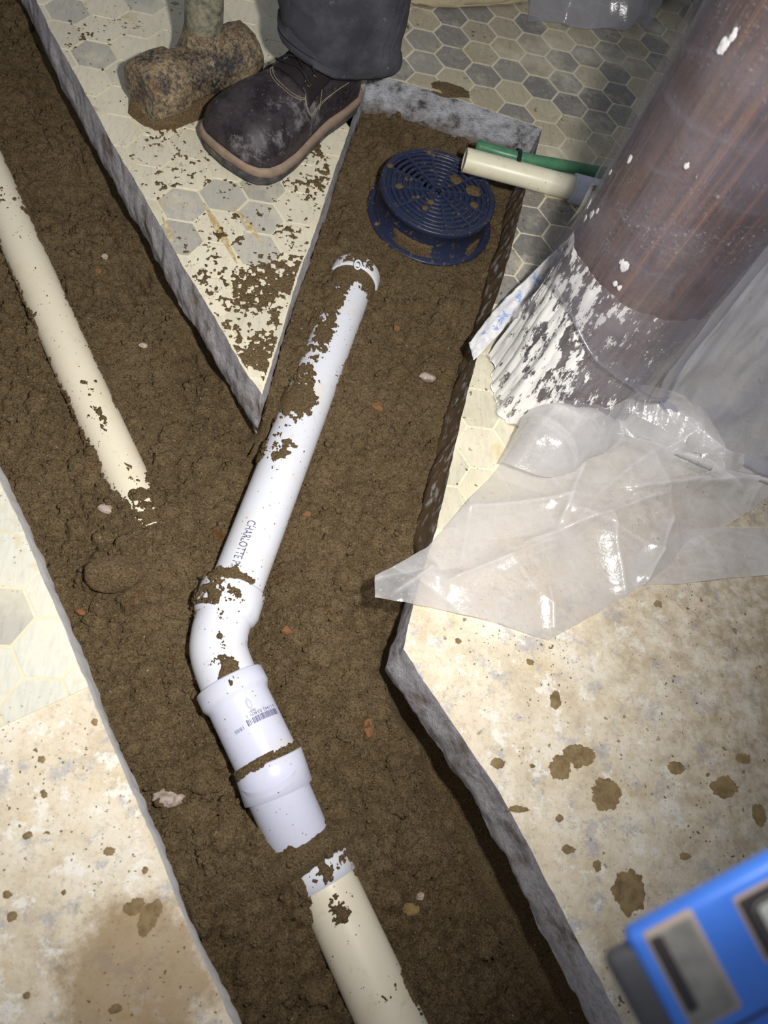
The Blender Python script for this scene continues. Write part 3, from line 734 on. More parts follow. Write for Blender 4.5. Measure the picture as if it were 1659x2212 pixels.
v, f = text_mesh('6 11942 03409 3', .0062); v[:, 0] *= .98
wdt = v[:, 0].max(); sgn = 1
thb = -.42
def cw(v, along, r=.0400): return wrap(np.c_[v[:, 1], v[:, 0], v[:, 2]], c0 + dc * along, dc, r, thb)
bv, bf = [], []
x = -.0225; g = random.Random(4); k = 0
while x < .0235:
    w_ = g.choice([.0004, .0004, .0007, .0011]);
    bv += [(x, .0, 0), (x + w_, .0, 0), (x + w_, .0078, 0), (x, .0078, 0)]; bf.append([k, k + 1, k + 2, k + 3]); k += 4; x += w_ + g.choice([.0004, .0006, .0009])
obj('barcode', cw(np.array(bv), .060), bf, M['ink_blue'], coup, False)
v[:, 0] = (v[:, 0] - wdt / 2) * (.044 / wdt)      # the digits stand upside down above the bars
obj('barcode_digits', cw(v, .0565), f, M['ink'], coup, False)
v, f = text_mesh('0680', .005); v[:, 0] -= v[:, 0].max() / 2
obj('lot_digits', cw(v + [.013, 0, 0], .0525), f, M['ink'], coup, False)
v, f = text_mesh('18/05', .0062); v[:, 0] -= v[:, 0].max() / 2
obj('date_print', cw(v + [.036, 0, 0], .066), f, M['ink'], coup, False)

# soil stuck to the run
def b_main(U, T):   # U 0 = far end, T<0 / >0 = the two sides
    far = sstep(.5, .05, U)
    b = -.55 + .75 * far * sstep(-.25, .35, T * SGN)
    b += 1.3 * np.exp(-((U - .03) / .035) ** 2) + 1.35 * np.exp(-((U - .5) / .045) ** 2) * sstep(-.75, -.2, T * SGN) + .55 * np.exp(-((U - .40) / .09) ** 2) * sstep(-.3, .3, T * SGN)
    b += .75 * np.exp(-((U - .66) / .04) ** 2) * sstep(-.35, .25, T * SGN) + 1.2 * np.exp(-((U - .99) / .016) ** 2) * sstep(-.9, -.4, T * SGN)
    b += .25 * np.exp(-((T * SGN - .1) / .3) ** 2) + .35 * np.exp(-((U - .2) / .12) ** 2) * np.exp(-((T * SGN - .35) / .3) ** 2)
    return b
SGN = 1
dirt_shell(mp_path, RP, pipe_main, b_main, thr=.12, seed=11)
dirt_shell(straight(h0 + d0 * .002, h0 + d0 * .022), .0437, hub_end, lambda U, T: -.2 + .3 * np.cos(T * 3), thr=.1, seed=14)
dirt_shell(straight(hub1a, hub1b), .0444, elbow, lambda U, T: -.02 - .25 * (T * SGN < -.5) + .35 * np.exp(-((T * SGN - .4) / .5) ** 2), thr=.12, seed=21, maxh=.003)
dirt_shell(el_path, .0373, elbow, lambda U, T: -.62 + .62 * np.exp(-((T * SGN + .05) / .34) ** 2) + .9 * np.exp(-((U - .96) / .1) ** 2) * np.exp(-((T * SGN - .05) / .45) ** 2) + .7 * np.exp(-(U / .1) ** 2) * np.exp(-((T * SGN - .5) / .5) ** 2), thr=.12, seed=23)
dirt_shell(straight(c0 + dc * .002, c0 + dc * .019), .0451, coup, lambda U, T: -.5 + .3 * np.exp(-(T / .4) ** 2), thr=.12, seed=26, maxh=.002)
dirt_shell(straight(c1 - dc * .006, c1 + dc * .007), .0405, lower, lambda U, T: .95 - 2.2 * np.abs(U - .5) + 0 * T, thr=.1, seed=27, maxh=.0035)

# the lower white pipe leaving towards the photographer
lp = thing('drain_pipe', 'white drain pipe with a collar sinking into the soil at the bottom of the photograph', 'pipe', tuple(P(760, 2040, -.15)))
ZL = -.128; q0, q1 = P(696, 1890, ZL), P(846, 2212, ZL); dq = (q1 - q0) / np.linalg.norm(q1 - q0)
lpath = straight(q0 - dq * .008, q1 + dq * .22, 20)
lpipe = obj('pipe_length', *tube(lpath, .0378, 48), M['pvc_cream'], lp)
obj('collar', *lathe(q0 - dq * .016, q1, [(0, .036), (0, .0405), (.002, .0415), (.028, .0415), (.0282, .0378)], 48), M['pvc'], lp)
dirt_shell(straight(q0 - dq * .016, q0 + dq * .010), .0417, lp, lambda U, T: -.42 + .5 * np.exp(-((T - .1) / .25) ** 2), thr=.12, seed=31, maxh=.003)
dirt_shell(lpath, .0379, lpipe, lambda U, T: -.52 + .75 * np.exp(-((U - .13) / .035) ** 2) * np.exp(-((T) / .5) ** 2) + .3 * np.exp(-((U - .4) / .2) ** 2) * np.exp(-(T / .5) ** 2) + 1.2 * np.exp(-((U - .42) / .05) ** 2) * np.exp(-((T + 1.05) / .22) ** 2) + .6 * np.exp(-((U - .55) / .05) ** 2) * np.exp(-((T + .1) / .3) ** 2), thr=.12, seed=33)

# the cream pipe in the left branch
cp = thing('supply_pipe', 'half buried cream pipe lying in the left branch of the trench', 'pipe', tuple(P(188, 850, -.12)))
ZC = -.108; k0, k1 = P(-330, -330, ZC), P(328, 1150, ZC - .012)
cpath = cr([k0, P(76, 597, ZC), P(188, 850, ZC), k1], 8)
cpipe = obj('pipe_length', *tube(cpath, .0315, 44), M['pvc_cream'], cp)
dirt_shell(cpath, .0317, cpipe, lambda U, T: -.5 + .55 * np.exp(-((np.abs(T) - 1.25) / .22) ** 2) + .33 * np.exp(-((T) / .2) ** 2) * sstep(.5, .65, U) + 1.0 * sstep(.965, .995, U), thr=.12, seed=37, maxh=.0025)

# ------------------------------------------------------------------ blue floor drain
DZ = -.028; dcen = P(947.8, 411, DZ); DR = .109
drain = thing('floor_drain', 'round navy blue plastic floor drain with slotted grate in the pit', 'drain', (dcen[0], dcen[1], -.088))
def ringprof(prof, seg=72):
    th = np.linspace(0, 2 * math.pi, seg, endpoint=False)
    v = np.vstack([np.c_[dcen[0] + r * np.cos(th), dcen[1] + r * np.sin(th), np.full(seg, z)] for r, z in prof]); return v, gridfaces(len(prof), seg, True).tolist()
obj('drain_body', *ringprof([(.113, -.10), (.113, -.088), (.108, -.085), (.1065, DZ - .012), (.109, DZ - .010), (.109, DZ - .0015), (.1075, DZ), (.100, DZ), (.0985, DZ - .0015), (.0985, DZ - .012), (.096, -.075), (.0, -.078)]), M['navy'], drain)
obj('flange', *ringprof([(.107, -.095), (.1205, -.094), (.1215, -.092), (.1215, -.089), (.12, -.0875), (.107, -.086)]), M['navy'], drain)
grate = obj('grate_rim', *ringprof([(.0985, DZ - .008), (.0985, DZ - .001), (.094, DZ - .001), (.094, DZ - .008), (.0985, DZ - .008)]), M['navy'], drain)
for k in range(10):
    r = .0865 - k * .0108
    if r < .004: break
    w = .0029
    obj('grate_ring', *ringprof([(r + w, DZ - .008), (r + w, DZ - .0022), (r + w * .6, DZ - .0016), (r - w * .6, DZ - .0016), (r - w, DZ - .0022), (r - w, DZ - .008), (r + w, DZ - .008)], 64), M['navy'], grate)
for k in range(12):
    a = 2 * math.pi * k / 12 + .12; e = np.array([math.cos(a), math.sin(a), 0]); n = np.array([-math.sin(a), math.cos(a), 0])
    r0 = .006 if k % 2 == 0 else .03; w = .0026; zz = np.array([0, 0, 1.0]); c = np.array([dcen[0], dcen[1], 0])
    pts = [c + e * r + n * s * w + zz * z for r in (r0, .097) for s in (-1, 1) for z in (DZ - .0085, DZ - .0005)]
    obj('grate_spoke', pts, [[0, 1, 3, 2], [4, 6, 7, 5], [0, 4, 5, 1], [2, 3, 7, 6], [1, 5, 7, 3], [0, 2, 6, 4]], M['navy'], grate, False)
# alternate ribs closing part of the slots, as on the real grate
for k in range(12):
    if k in (1, 4, 7, 8): continue
    a0 = 2 * math.pi * k / 12 + .12 + .03; a1 = a0 + 2 * math.pi / 12 - .06
    th = np.linspace(a0, a1, 10)
    v = np.vstack([np.c_[dcen[0] + r * np.cos(th), dcen[1] + r * np.sin(th), np.full(10, DZ - .0065)] for r in np.linspace(.016, .095, 8)])
    obj('slot_floor', v, gridfaces(8, 10), M['navy'], grate)
for (px, py, r, s) in ((985, 388, .0125, 1), (1022, 412, .0155, 2), (1024, 443, .008, 3), (862, 402, .007, 4), (930, 437, .007, 5), (843, 358, .007, 6), (918, 450, .006, 7)):
    c = P(px, py, DZ); obj('mud_lump', *blob(c, (r, r * .9, .0035), s + 60, 3, .35), M['mud'], drain)
def mud_band(a0, a1, z0, z1, seed):
    th = np.linspace(a0, a1, 60); zz = np.linspace(z0, z1, 14); T, Z = np.meshgrid(th, zz)
    m = fbm(T * 14, Z * 160, 0, 4, seed); e = np.minimum(np.minimum(T - a0, a1 - T) * 4, np.minimum(Z - z0, z1 - Z) * 90)
    r = .1085 + np.clip((m * .5 + e - .12) * .006, -.003, .0028) - (Z + .085) * .03
    return np.c_[(dcen[0] + r * np.cos(T)).ravel(), (dcen[1] + r * np.sin(T)).ravel(), Z.ravel()], gridfaces(14, 60)
o = obj('mud_smear', *mud_band(-2.35, -1.6, -.100, -.060, 3), M['mud'], drain)
o = obj('mud_smear', *mud_band(-.95, -.6, -.100, -.062, 8), M['mud'], drain)

# ------------------------------------------------------------------ white conduit, hose and tie beside the drain
zc = .0225
cd0, cd1 = P(1003, 345, zc), P(1243, 408, zc); dd = (cd1 - cd0) / np.linalg.norm(cd1 - cd0)
cond = thing('conduit_pipe', 'short yellowed white pipe with coupling jutting over the blue drain', 'pipe', (cd1[0], cd1[1], 0))
Lc = np.linalg.norm(cd1 - cd0)
obj('pipe_length', *lathe(cd0, cd1, [(.05, .016), (0, .0165), (0, .0205), (.001, .021), (Lc + .05, .021)], 36), M['pvc_old'], cond)
cpl = obj('coupling', *lathe(cd1, cd1 + dd, [(-.008, .0212), (-.008, .0255), (-.006, .026), (.085, .026), (.085, .02)], 36), M['pvc_new'], cond)
obj('rust_spot', *blob(P(1287, 408, .047), (.0095, .008, .003), 9, 3, .4), M['rust'], cond)
up3 = np.array([0, 0, 1.0]); sd = np.cross(up3, dd); sd /= np.linalg.norm(sd)
hs = [P(1030, 314, .028), P(1090, 332, .034), P(1150, 346, .036), P(1230, 360, .03), P(1310, 374, .016), P(1400, 378, .011)]
hose = obj('green_hose', *tube(cr(hs, 8), .0105, 20), M['hose']); tag(hose, 'green hose strapped along the short white pipe', 'hose')
tc = P(1112, 360, zc); loop = [tc + (sd * (math.cos(t) * .026 + .006) + up3 * (math.sin(t) * .0245 + .001)) for t in np.linspace(0, 2 * math.pi, 33)]
tp, tt, ta, tb = frames(loop)
w = .0035; v = np.vstack([np.array(loop) + dd * w, np.array(loop) - dd * w, np.array([p + (p - tc) / np.linalg.norm(p - tc) * .0016 for p in loop]) + dd * w, np.array([p + (p - tc) / np.linalg.norm(p - tc) * .0016 for p in loop]) - dd * w])
f = []
for k in range(32): f += [[k, k + 1, 33 + k + 1, 33 + k], [66 + k, 99 + k, 99 + k + 1, 66 + k + 1], [k, 66 + k, 66 + k + 1, k + 1], [33 + k, 33 + k + 1, 99 + k + 1, 99 + k]]
tag(obj('zip_tie', v, f, M['tie']), 'black zip tie binding the white pipe and green hose', 'zip tie')

# ------------------------------------------------------------------ sledgehammer
ha, hb = P(302, 200, .052), P(536, 112, .052); dh = (hb - ha) / np.linalg.norm(hb - ha); Lh = np.linalg.norm(hb - ha)
ham = thing('sledgehammer', 'rusty mud caked sledgehammer standing on its head beside the boot', 'hammer', (*((ha + hb) / 2)[:2], 0))
def octa(p0, d, prof, seg=8, off=math.pi / 8):
    n = np.cross(d, up3); n /= np.linalg.norm(n); u = np.cross(n, d); v = []
    th = np.arange(seg * 6) / (seg * 6) * 2 * math.pi
    for s, r in prof:
        k = ((th - off) % (2 * math.pi / seg)) - math.pi / seg
        rr = r * (.35 + .65 * math.cos(math.pi / seg) / np.cos(k)) if seg > 4 else r
        v.append(p0 + d * s + np.outer(np.cos(th) * rr, n) + np.outer(np.sin(th) * rr, u))
    return np.vstack(v), gridfaces(len(prof), seg * 6, True).tolist()
v, f = octa(ha, dh, [(.004, .0), (.002, .02), (0, .036), (.002, .044), (.009, .049), (.04, .052), (.062, .051), (.072, .044), (.095, .042), (Lh - .095, .042), (Lh - .07, .044), (Lh - .055, .051), (Lh - .03, .052), (Lh - .006, .049), (Lh, .043), (Lh + .003, .03), (Lh + .004, 0)])
v[:, 2] = np.maximum(v[:, 2], .001)
v += .0016 * np.c_[fbm(v[:, 0] * 90, v[:, 1] * 90, v[:, 2] * 90, 3, 5), fbm(v[:, 0] * 90, v[:, 1] * 90, v[:, 2] * 90, 3, 6), fbm(v[:, 0] * 90, v[:, 1] * 90, v[:, 2] * 90, 3, 8)]
head = obj('hammer_head', v, f, M['steel'], ham)
hc = P(440, 75, .098)
v, f = lathe(hc + [0, 0, -.06], hc + [0, 0, 1], [(0, .046), (.035, .043), (.052, .036), (.066, .0325), (.075, .031), (.078, .0)], 32); v += .0018 * fbm(v[:, 0] * 70, v[:, 1] * 70, v[:, 2] * 70, 3, 3)[:, None]; obj('eye_collar', v, f, M['steel'], head)
hp = [hc + [0, 0, .0 + .02 * k] for k in range(26)]
v, f = tube(hp, .0305, 28); v += .001 * fbm(v[:, 0] * 120, v[:, 1] * 120, v[:, 2] * 60, 3, 9)[:, None]; obj('handle', v, f, M['handle'], ham)
# mud packed under the head
def cake(cs, seed):
    mid = (ha + hb) / 2
    n = 46; m = 22; g = []
    nd = np.array([-dh[1], dh[0], 0])
    for j in range(m):
        for i in range(n):
            t = 2 * math.pi * i / n; f_ = j / (m - 1)
            rx = (Lh / 2 + .006); ry = .044
            k = 1 + .07 * float(vn(np.array(math.cos(t) * 3 + 5), np.array(math.sin(t) * 3), np.array(f_ * 2.0), seed))
            a = rx * np.sign(math.cos(t)) * abs(math.cos(t)) ** .45 * k * (1 - .06 * f_); b = ry * np.sign(math.sin(t)) * abs(math.sin(t)) ** .55 * k * (1 - .1 * f_)
            z = .03 * f_
            g.append([mid[0] + dh[0] * a + nd[0] * b, mid[1] + dh[1] * a + nd[1] * b, z])
    g.append([mid[0], mid[1], .03]); 
    return np.array(g), gridfaces(m, n, True).tolist() + [[(m - 1) * n + i, (m - 1) * n + (i + 1) % n, m * n] for i in range(n)]
v, f = cake(0, 4); v[:, :2] += .002 * np.c_[fbm(v[:, 0] * 80, v[:, 1] * 80, v[:, 2] * 80, 4, 31), fbm(v[:, 0] * 80, v[:, 1] * 80, v[:, 2] * 80, 4, 32)]
tag(obj('mud_cake', v, f, M['mud'], ham), 'lump of damp brown soil under the head')

# ------------------------------------------------------------------ person: boot and trouser leg
BO = np.array([.138, 1.327, 0.0]); ba = np.array([-.62, -.785, 0]); ba /= np.linalg.norm(ba); bb = np.array([-ba[1] * 1.0, ba[0], 0]) * -1
if bb[0] < 0: bb = -bb
per = thing('person', 'person in charcoal work trousers and scuffed dark leather work boot beside the pit', 'person', (BO[0] + ba[0] * .1, BO[1] + ba[1] * .1, 0))
BL = .33
def half(s, side):
    """half width of the sole outline at s (0 heel .. 1 toe)"""
    ks = [0, .03, .1, .22, .38, .55, .70, .82, .90, .955, .985, 1.0]
    wo = [.0, .03, .043, .048, .050, .060, .0705, .073, .069, .058, .040, .0]
    wi = [.0, .03, .043, .047, .049, .060, .0725, .077, .074, .063, .044, .0]
    return float(np.interp(s, ks, wo if side > 0 else wi))
def bw(s, x, z): return BO + ba * (s * BL) + bb * x + up3 * z
ss_ = np.concatenate([np.linspace(0, .1, 8), np.linspace(.13, .85, 22), np.linspace(.87, 1.0, 14)])
def outline(off=0.0):
    pts = [(s, half(s, 1)) for s in ss_] + [(s, -half(s, -1)) for s in ss_[::-1][1:-1]]
    a = np.array([(s * BL, x) for s, x in pts]); c = np.array([BL * .55, 0])
    t = np.roll(a, -1, 0) - np.roll(a, 1, 0); t /= np.linalg.norm(t, axis=1)[:, None] + 1e-9
    n = np.c_[t[:, 1], -t[:, 0]]; n *= np.sign(((a - c) * n).sum(1))[:, None]
    return a + n * off
def layer(prof, m, name, parent, smooth=True):
    """stack of outlines: (z, offset)"""
    V = []; n = None
    for z, o_ in prof:
        a = outline(o_); n = len(a)
        V.append(np.array([BO + ba * p[0] + bb * p[1] + up3 * (z + .010 * max(0, (p[0] / BL - .8) / .2) ** 2) for p in a]))
    V = np.vstack(V); F = gridfaces(len(prof), n, True).tolist() + [list(range(n))[::-1], [(len(prof) - 1) * n + i for i in range(n)]]
    return obj(name, V, F, m, parent, smooth)
boot_o = None
# upper, lofted heel to toe
zs = .034
def top_h(s):
    return float(np.interp(s, [0, .03, .1, .2, .3, .40, .50, .58, .66, .74, .82, .90, .95, .98, 1.0], [.085, .115, .125, .125, .118, .104, .094, .088, .083, .080, .077, .068, .054, .036, .0]))
def wid(s, side):
    return half(s, side) * .93
NT_ = 29; V = []
for s in ss_:
    h = top_h(s)
    for k in range(NT_):
        a = math.pi * k / (NT_ - 1); side = 1 if k < NT_ // 2 else -1
        ca, sa = math.cos(a), math.sin(a)
        pw = np.interp(s, [0, .35, .6, .8, 1], [.62, .72, .72, .62, .7])
        x = wid(s, side) * np.sign(ca) * abs(ca) ** pw
        bulge = 1 + .05 * math.sin(min(1, sa * 1.4) * math.pi) * (1 if s > .5 else .4)
        # ankle narrows upwards behind the vamp
        nar = 1 - np.interp(s, [0, .2, .45, .6], [.18, .2, .28, 0]) * sa
        z = zs + h * (sa ** (.78 if s > .55 else .9)) - .006
        V.append(bw(s, x * bulge * nar * 1.03, z))
V = np.array(V); n_ = np.array([0, 0, 1.0])
V[:, 2] += .0012 * fbm(V[:, 0] * 60, V[:, 1] * 60, V[:, 2] * 60, 3, 4)
upper = obj('boot', V, gridfaces(len(ss_), NT_), M['leather'], per)
def up_pt(s, x, lift=.0012):
    """point on the boot upper at length s and cross fraction x (-1 inner .. 1 outer)"""
    a = math.acos(max(-1, min(1, x))); i = int(np.argmin(np.abs(ss_ - s))); k = a / math.pi * (NT_ - 1); k0 = int(k); k1 = min(NT_ - 1, k0 + 1); f_ = k - k0
    i1 = min(len(ss_) - 1, i + 1); 
    if ss_[i] > s and i > 0: i, i1 = i - 1, i
    g_ = 0 if i1 == i else (s - ss_[i]) / (ss_[i1] - ss_[i] + 1e-9)
    G = V.reshape(len(ss_), NT_, 3)
    p = (G[i, k0] * (1 - f_) + G[i, k1] * f_) * (1 - g_) + (G[i1, k0] * (1 - f_) + G[i1, k1] * f_) * g_
    c = bw(s, 0, zs); d = p - c; return p + d / (np.linalg.norm(d) + 1e-9) * lift
layer([(.0, -.004), (.001, 0), (.006, .0015), (.017, .001), (.0185, .0)], M['sole'], 'sole', upper)
layer([(.0185, .002), (.0195, .0045), (.030, .0048), (.0335, .003), (.0345, -.006)], M['welt'], 'welt', upper)
# heel block
layer_s = ss_.copy()
# stitching: rows of small threads
def stitch(pts, name='stitching', gap=.0028, th=.00055):
    p = cr(np.array(pts), 30); L = np.concatenate([[0], np.cumsum(np.linalg.norm(np.diff(p, axis=0), axis=1))]); mb = MB(); s = 0
    while s + gap * .62 < L[-1]:
        q = [np.array([np.interp(s + d * gap * .62, L, p[:, k]) for k in range(3)]) for d in (0, .5, 1)]
        v, f = tube(q, th, 5, True); mb.add(v, f); s += gap
    return mb.build(name, M['stitch'], upper)
for o_ in (0, .014):
    stitch([up_pt(.50 + .01 * 0 + o_ * .8, -.62), up_pt(.585 + o_, -.35), up_pt(.635 + o_, -.05), up_pt(.64 + o_, .25), up_pt(.615 + o_, .5), up_pt(.575 + o_ * .6, .66)])
    stitch([up_pt(.52 + o_ * .3, .36 + o_), up_pt(.56 + o_ * .5, .55 + o_), up_pt(.585 + o_ * .5, .75), up_pt(.56, .88 + o_ * 1.2), up_pt(.45, .9 + o_), up_pt(.33, .92), up_pt(.22, .93)])
stitch([up_pt(.47, .93), up_pt(.43, .8), up_pt(.43, .66), up_pt(.37, .5)])
stitch([up_pt(.545, -.42, .002), up_pt(.535, -.05, .002), up_pt(.525, .3, .002)])
# facing, tongue, eyelets and laces
def facing(side):
    g = [[up_pt(s, x * side, .0022 + .0008 * (1 - abs(c_ - 1))) for c_, x in enumerate((.42, .62, .8))] for s in (.32, .40, .48, .57)]
    v, f = patch(np.array(g), 6, 6); o = obj('eyelet_facing', v, f, M['leather_dark'], upper)
    md = o.modifiers.new('thick', 'SOLIDIFY'); md.thickness = .0022; md.offset = 1
facing(1); facing(-1)
v, f = patch(np.array([[up_pt(s, x, .0035) for x in (-.4, -.12, .12, .4)] for s in (.28, .38, .48, .585)]), 6, 6)
obj('tongue', v, f, M['leather_dark'], upper)
ey = []
for s in (.53, .465, .40):
    for sd_ in (1, -1):
        p = up_pt(s, .52 * sd_, .0058); n = p - bw(s, 0, zs + .02); n /= np.linalg.norm(n); ey.append((p, n))
        v, f = lathe(p - n * .001, p + n, [(0, .0036), (.0012, .0042), (.0018, .0034), (.0012, .0024), (0, .002)], 16); obj('eyelet', v, f, M['brass'], upper)
def lace(pts): obj('lace', *tube(cr(np.array(pts), 8), .0021, 8), M['lace'], upper)
lift = .009
for k in (0, 2):
    lace([ey[k][0] + ey[k][1] * .001, up_pt(.53 - .065 * (k // 2) - .015, .2, lift), up_pt(.49 - .065 * (k // 2), -.15, lift + .002), ey[k + 3][0] + ey[k + 3][1] * .003])
    lace([ey[k + 1][0] + ey[k + 1][1] * .002, up_pt(.53 - .065 * (k // 2) - .015, -.2, lift + .003), up_pt(.49 - .065 * (k // 2), .15, lift + .005), ey[k + 2][0] + ey[k + 2][1] * .002])
lace([ey[0][0] + ey[0][1] * .002, up_pt(.53, .1, lift), ey[1][0] + ey[1][1] * .003, up_pt(.47, -.75, .012), up_pt(.40, -.6, .014)])
# trouser leg
tcn = np.array([.092, 1.276, 0]); rows = []; nz = 60; nt = 96
th = np.linspace(0, 2 * math.pi, nt, endpoint=False)
for i in range(nz):
    f_ = i / (nz - 1); z = .098 + .56 * f_ ** 1.15
    rx = .099 + .010 * f_; ry = .088 + .014 * f_
    c = tcn + [.008 * f_, .01 * f_, 0]
    fold = .014 * np.sin(th * 3 + 2 + f_ * 3) * math.exp(-f_ * 2) + .006 * fbm(np.cos(th) * 2 + 4, np.sin(th) * 2, f_ * 6, 3, 12) + .004 * np.sin(f_ * 40 + th * 2) * math.exp(-f_ * 5)
    hem = (1 - f_) ** 6 * (.030 * np.maximum(0, -np.cos(th - .1)) + .012 * np.maximum(0, np.cos(th)) + .012 * np.maximum(0, np.sin(th)) + .030 * np.maximum(0, np.cos(th - 3.75)) ** 1.5)
    rows.append(np.c_[c[0] + (rx + fold) * np.cos(th), c[1] + (ry + fold) * np.sin(th), z + hem])
# turn the hem inwards
inn = rows[0].copy(); cen = inn.mean(0); inn2 = cen + (inn - cen) * [.93, .93, 1] + [0, 0, .004]; inn3 = cen + (inn - cen) * [.9, .9, 1] + [0, 0, .06]
V2 = np.vstack([inn3, inn2] + rows); leg = obj('trouser_leg', V2, gridfaces(nz + 2, nt, True), M['cloth'], per)
for o_ in (-.06, .06):                                  # felled side seam
    k = int(((-.62 + o_) % (2 * math.pi)) / (2 * math.pi) * nt)
    pp = [rows[i][k] + (rows[i][k] - tcn * [1, 1, 0] - [0, 0, rows[i][k][2]]) * .012 for i in range(0, nz, 3)]
    obj('side_seam', *tube(pp, .0014, 6), M['cloth'], leg)
pp = [p + (p - cen) * [.01, .01, 0] + [0, 0, .012] for p in rows[1]]; pp.append(pp[0]); obj('hem_seam', *tube(pp, .0008, 5, False), M['cloth'], leg)

# ------------------------------------------------------------------ column and its polythene
CA = math.radians(56.0); CD = .895; CRad = .102; CC = np.array([CD * math.cos(CA), CD * math.sin(CA), 0.0])
th = np.linspace(0, 2 * math.pi, 72, endpoint=False)
def coltube(prof, m, name, parent=None, wob=None):
    V = []
    for z, r in prof:
        rr = r + (wob(th, z) if wob else 0)
        V.append(np.c_[CC[0] + rr * np.cos(th), CC[1] + rr * np.sin(th), np.full(72, z)])
    return obj(name, np.vstack(V), gridfaces(len(prof), 72, True), m, parent)
col = thing('wooden_column', 'dark brown wooden column wrapped in clear plastic', 'column', (CC[0], CC[1], 0))
coltube([(0, CRad), (.3, CRad), (.8, CRad), (1.3, CRad), (1.7, CRad)], M['wood'], 'shaft', col)
wrapf = thing('plastic_wrap', 'clear scratched plastic film wrapped round the wooden column', 'plastic sheet', (CC[0], CC[1], .1))
def cyl_hit(px, py, R):
    """where the sight line of a pixel meets the column's cylinder: angle, height"""
    d = WM @ np.array([(px - IW / 2) / FPX, (py - IH / 2) / FPX, 1.0]); o_ = np.array([0, 0, CAMH]) - CC
    A = d[0] ** 2 + d[1] ** 2; B = 2 * (o_[0] * d[0] + o_[1] * d[1]); Cq = o_[0] ** 2 + o_[1] ** 2 - R * R
    k = (-B - math.sqrt(max(0, B * B - 4 * A * Cq))) / (2 * A); p = o_ + d * k
    return math.atan2(p[1], p[0]) % (2 * math.pi), p[2] + CC[2]
RW = CRad + .0035
T_, Z_ = np.meshgrid(np.linspace(0, 2 * math.pi, 300, endpoint=False), np.linspace(.10, 1.25, 230)); hh = .0028 * np.abs(fbm(np.cos(T_) * 3 + Z_ * 3, np.sin(T_) * 3, Z_ * 6, 3, 3)); cc_ = np.zeros_like(T_)
for (a_, b_) in (((1438, 185), (1658, 340)), ((1335, 452), (1528, 512)), ((1300, 505), (1335, 560)), ((1340, 540), (1470, 608)), ((1484, 585), (1425, 660)), ((1300, 655), (1480, 690)), ((1250, 560), (1310, 690)), ((1330, 700), (1440, 760)), ((1445, 60), (1560, 140)), ((1390, 330), (1480, 400)), ((1560, 420), (1640, 470))):
    (ta, za), (tb, zb_) = cyl_hit(*a_, RW), cyl_hit(*b_, RW); A = np.array([ta * RW, za]); B = np.array([tb * RW, zb_]); L = np.linalg.norm(B - A); e0 = (B - A) / L
    xx = T_ * RW - A[0]; yy = Z_ - A[1]; dl = (xx * e0[0] + yy * e0[1]) / L; dp = -xx * e0[1] + yy * e0[0] + .004 * np.sin(dl * 5)
    e = sstep(-.05, .15, dl) * sstep(1.05, .8, dl); hh += .0035 * np.exp(-np.abs(dp) / .004) * e; cc_ = np.maximum(cc_, 1.5 * np.exp(-(dp / .0028) ** 2) * e)
rr = RW + hh
wf = obj('film', np.c_[(CC[0] + rr * np.cos(T_)).ravel(), (CC[1] + rr * np.sin(T_)).ravel(), Z_.ravel()], gridfaces(230, 300, True), M['film'], wrapf)
at = wf.data.attributes.new('crease', 'FLOAT', 'POINT'); at.data.foreach_set('value', cc_.ravel().astype(np.float32))
for k, (px, py, rp) in enumerate(((1350, 575, 8), (1343, 566, 4), (1328, 613, 5), (1338, 622, 4), (1585, 75, 6), (1562, 100, 9), (1360, 343, 5), (1318, 373, 4), (1484, 358, 4), (1272, 440, 7), (1278, 462, 6), (1265, 470, 5), (1290, 455, 4))):
    tq, zq = cyl_hit(px, py, RW + .004); r = rp * .0007; c = np.array([CC[0] + (RW + .004) * math.cos(tq), CC[1] + (RW + .004) * math.sin(tq), zq])
    v, f = blob((0, 0, 0), (r, r * .9, r * 1.3), 300 + k, 3, .75); er = np.array([math.cos(tq), math.sin(tq), 0]); et = np.array([-er[1], er[0], 0])
    obj('paint_drip', c + np.outer(v[:, 0] * .18, er) + np.outer(v[:, 1], et) + np.outer(v[:, 2], [0, 0, 1.0]), f, M['paint'], wrapf)
# gathered, paint splashed skirt at the foot
th2 = np.linspace(math.radians(172), math.radians(318), 260); V = []
rows_ = 46
for i in range(rows_):
    f_ = i / (rows_ - 1); z = .275 * (1 - f_) ** 1.1
    fl = .020 * f_ ** 2.2
    fo = (.0075 * np.abs(np.sin(th2 * 8 + .8 * np.sin(th2 * 3))) + .005 * np.abs(np.sin(th2 * 19 + 2))) * (.15 + .85 * f_) + .004 * fbm(th2 * 6, f_ * 4, 0, 3, 8)
    end = .012 * f_ ** 2 * np.sin(th2 * 5 + 1)
    zz = np.maximum(.0025, z + .008 * f_ * vn(th2 * 9, th2 * 0, 0, 4))
    if i == rows_ - 1: zz = np.maximum(.0022, .004 + .01 * np.abs(vn(th2 * 7, th2 * 0, 0, 14)))
    rr = CRad + .007 + fl + fo + end
    V.append(np.c_[CC[0] + rr * np.cos(th2), CC[1] + rr * np.sin(th2), zz])
skirt = obj('plastic_skirt', np.vstack(V), gridfaces(rows_, 260), M['film_paint'])
tag(skirt, 'white paint splashed plastic bunched round the foot of the column', 'plastic sheet')
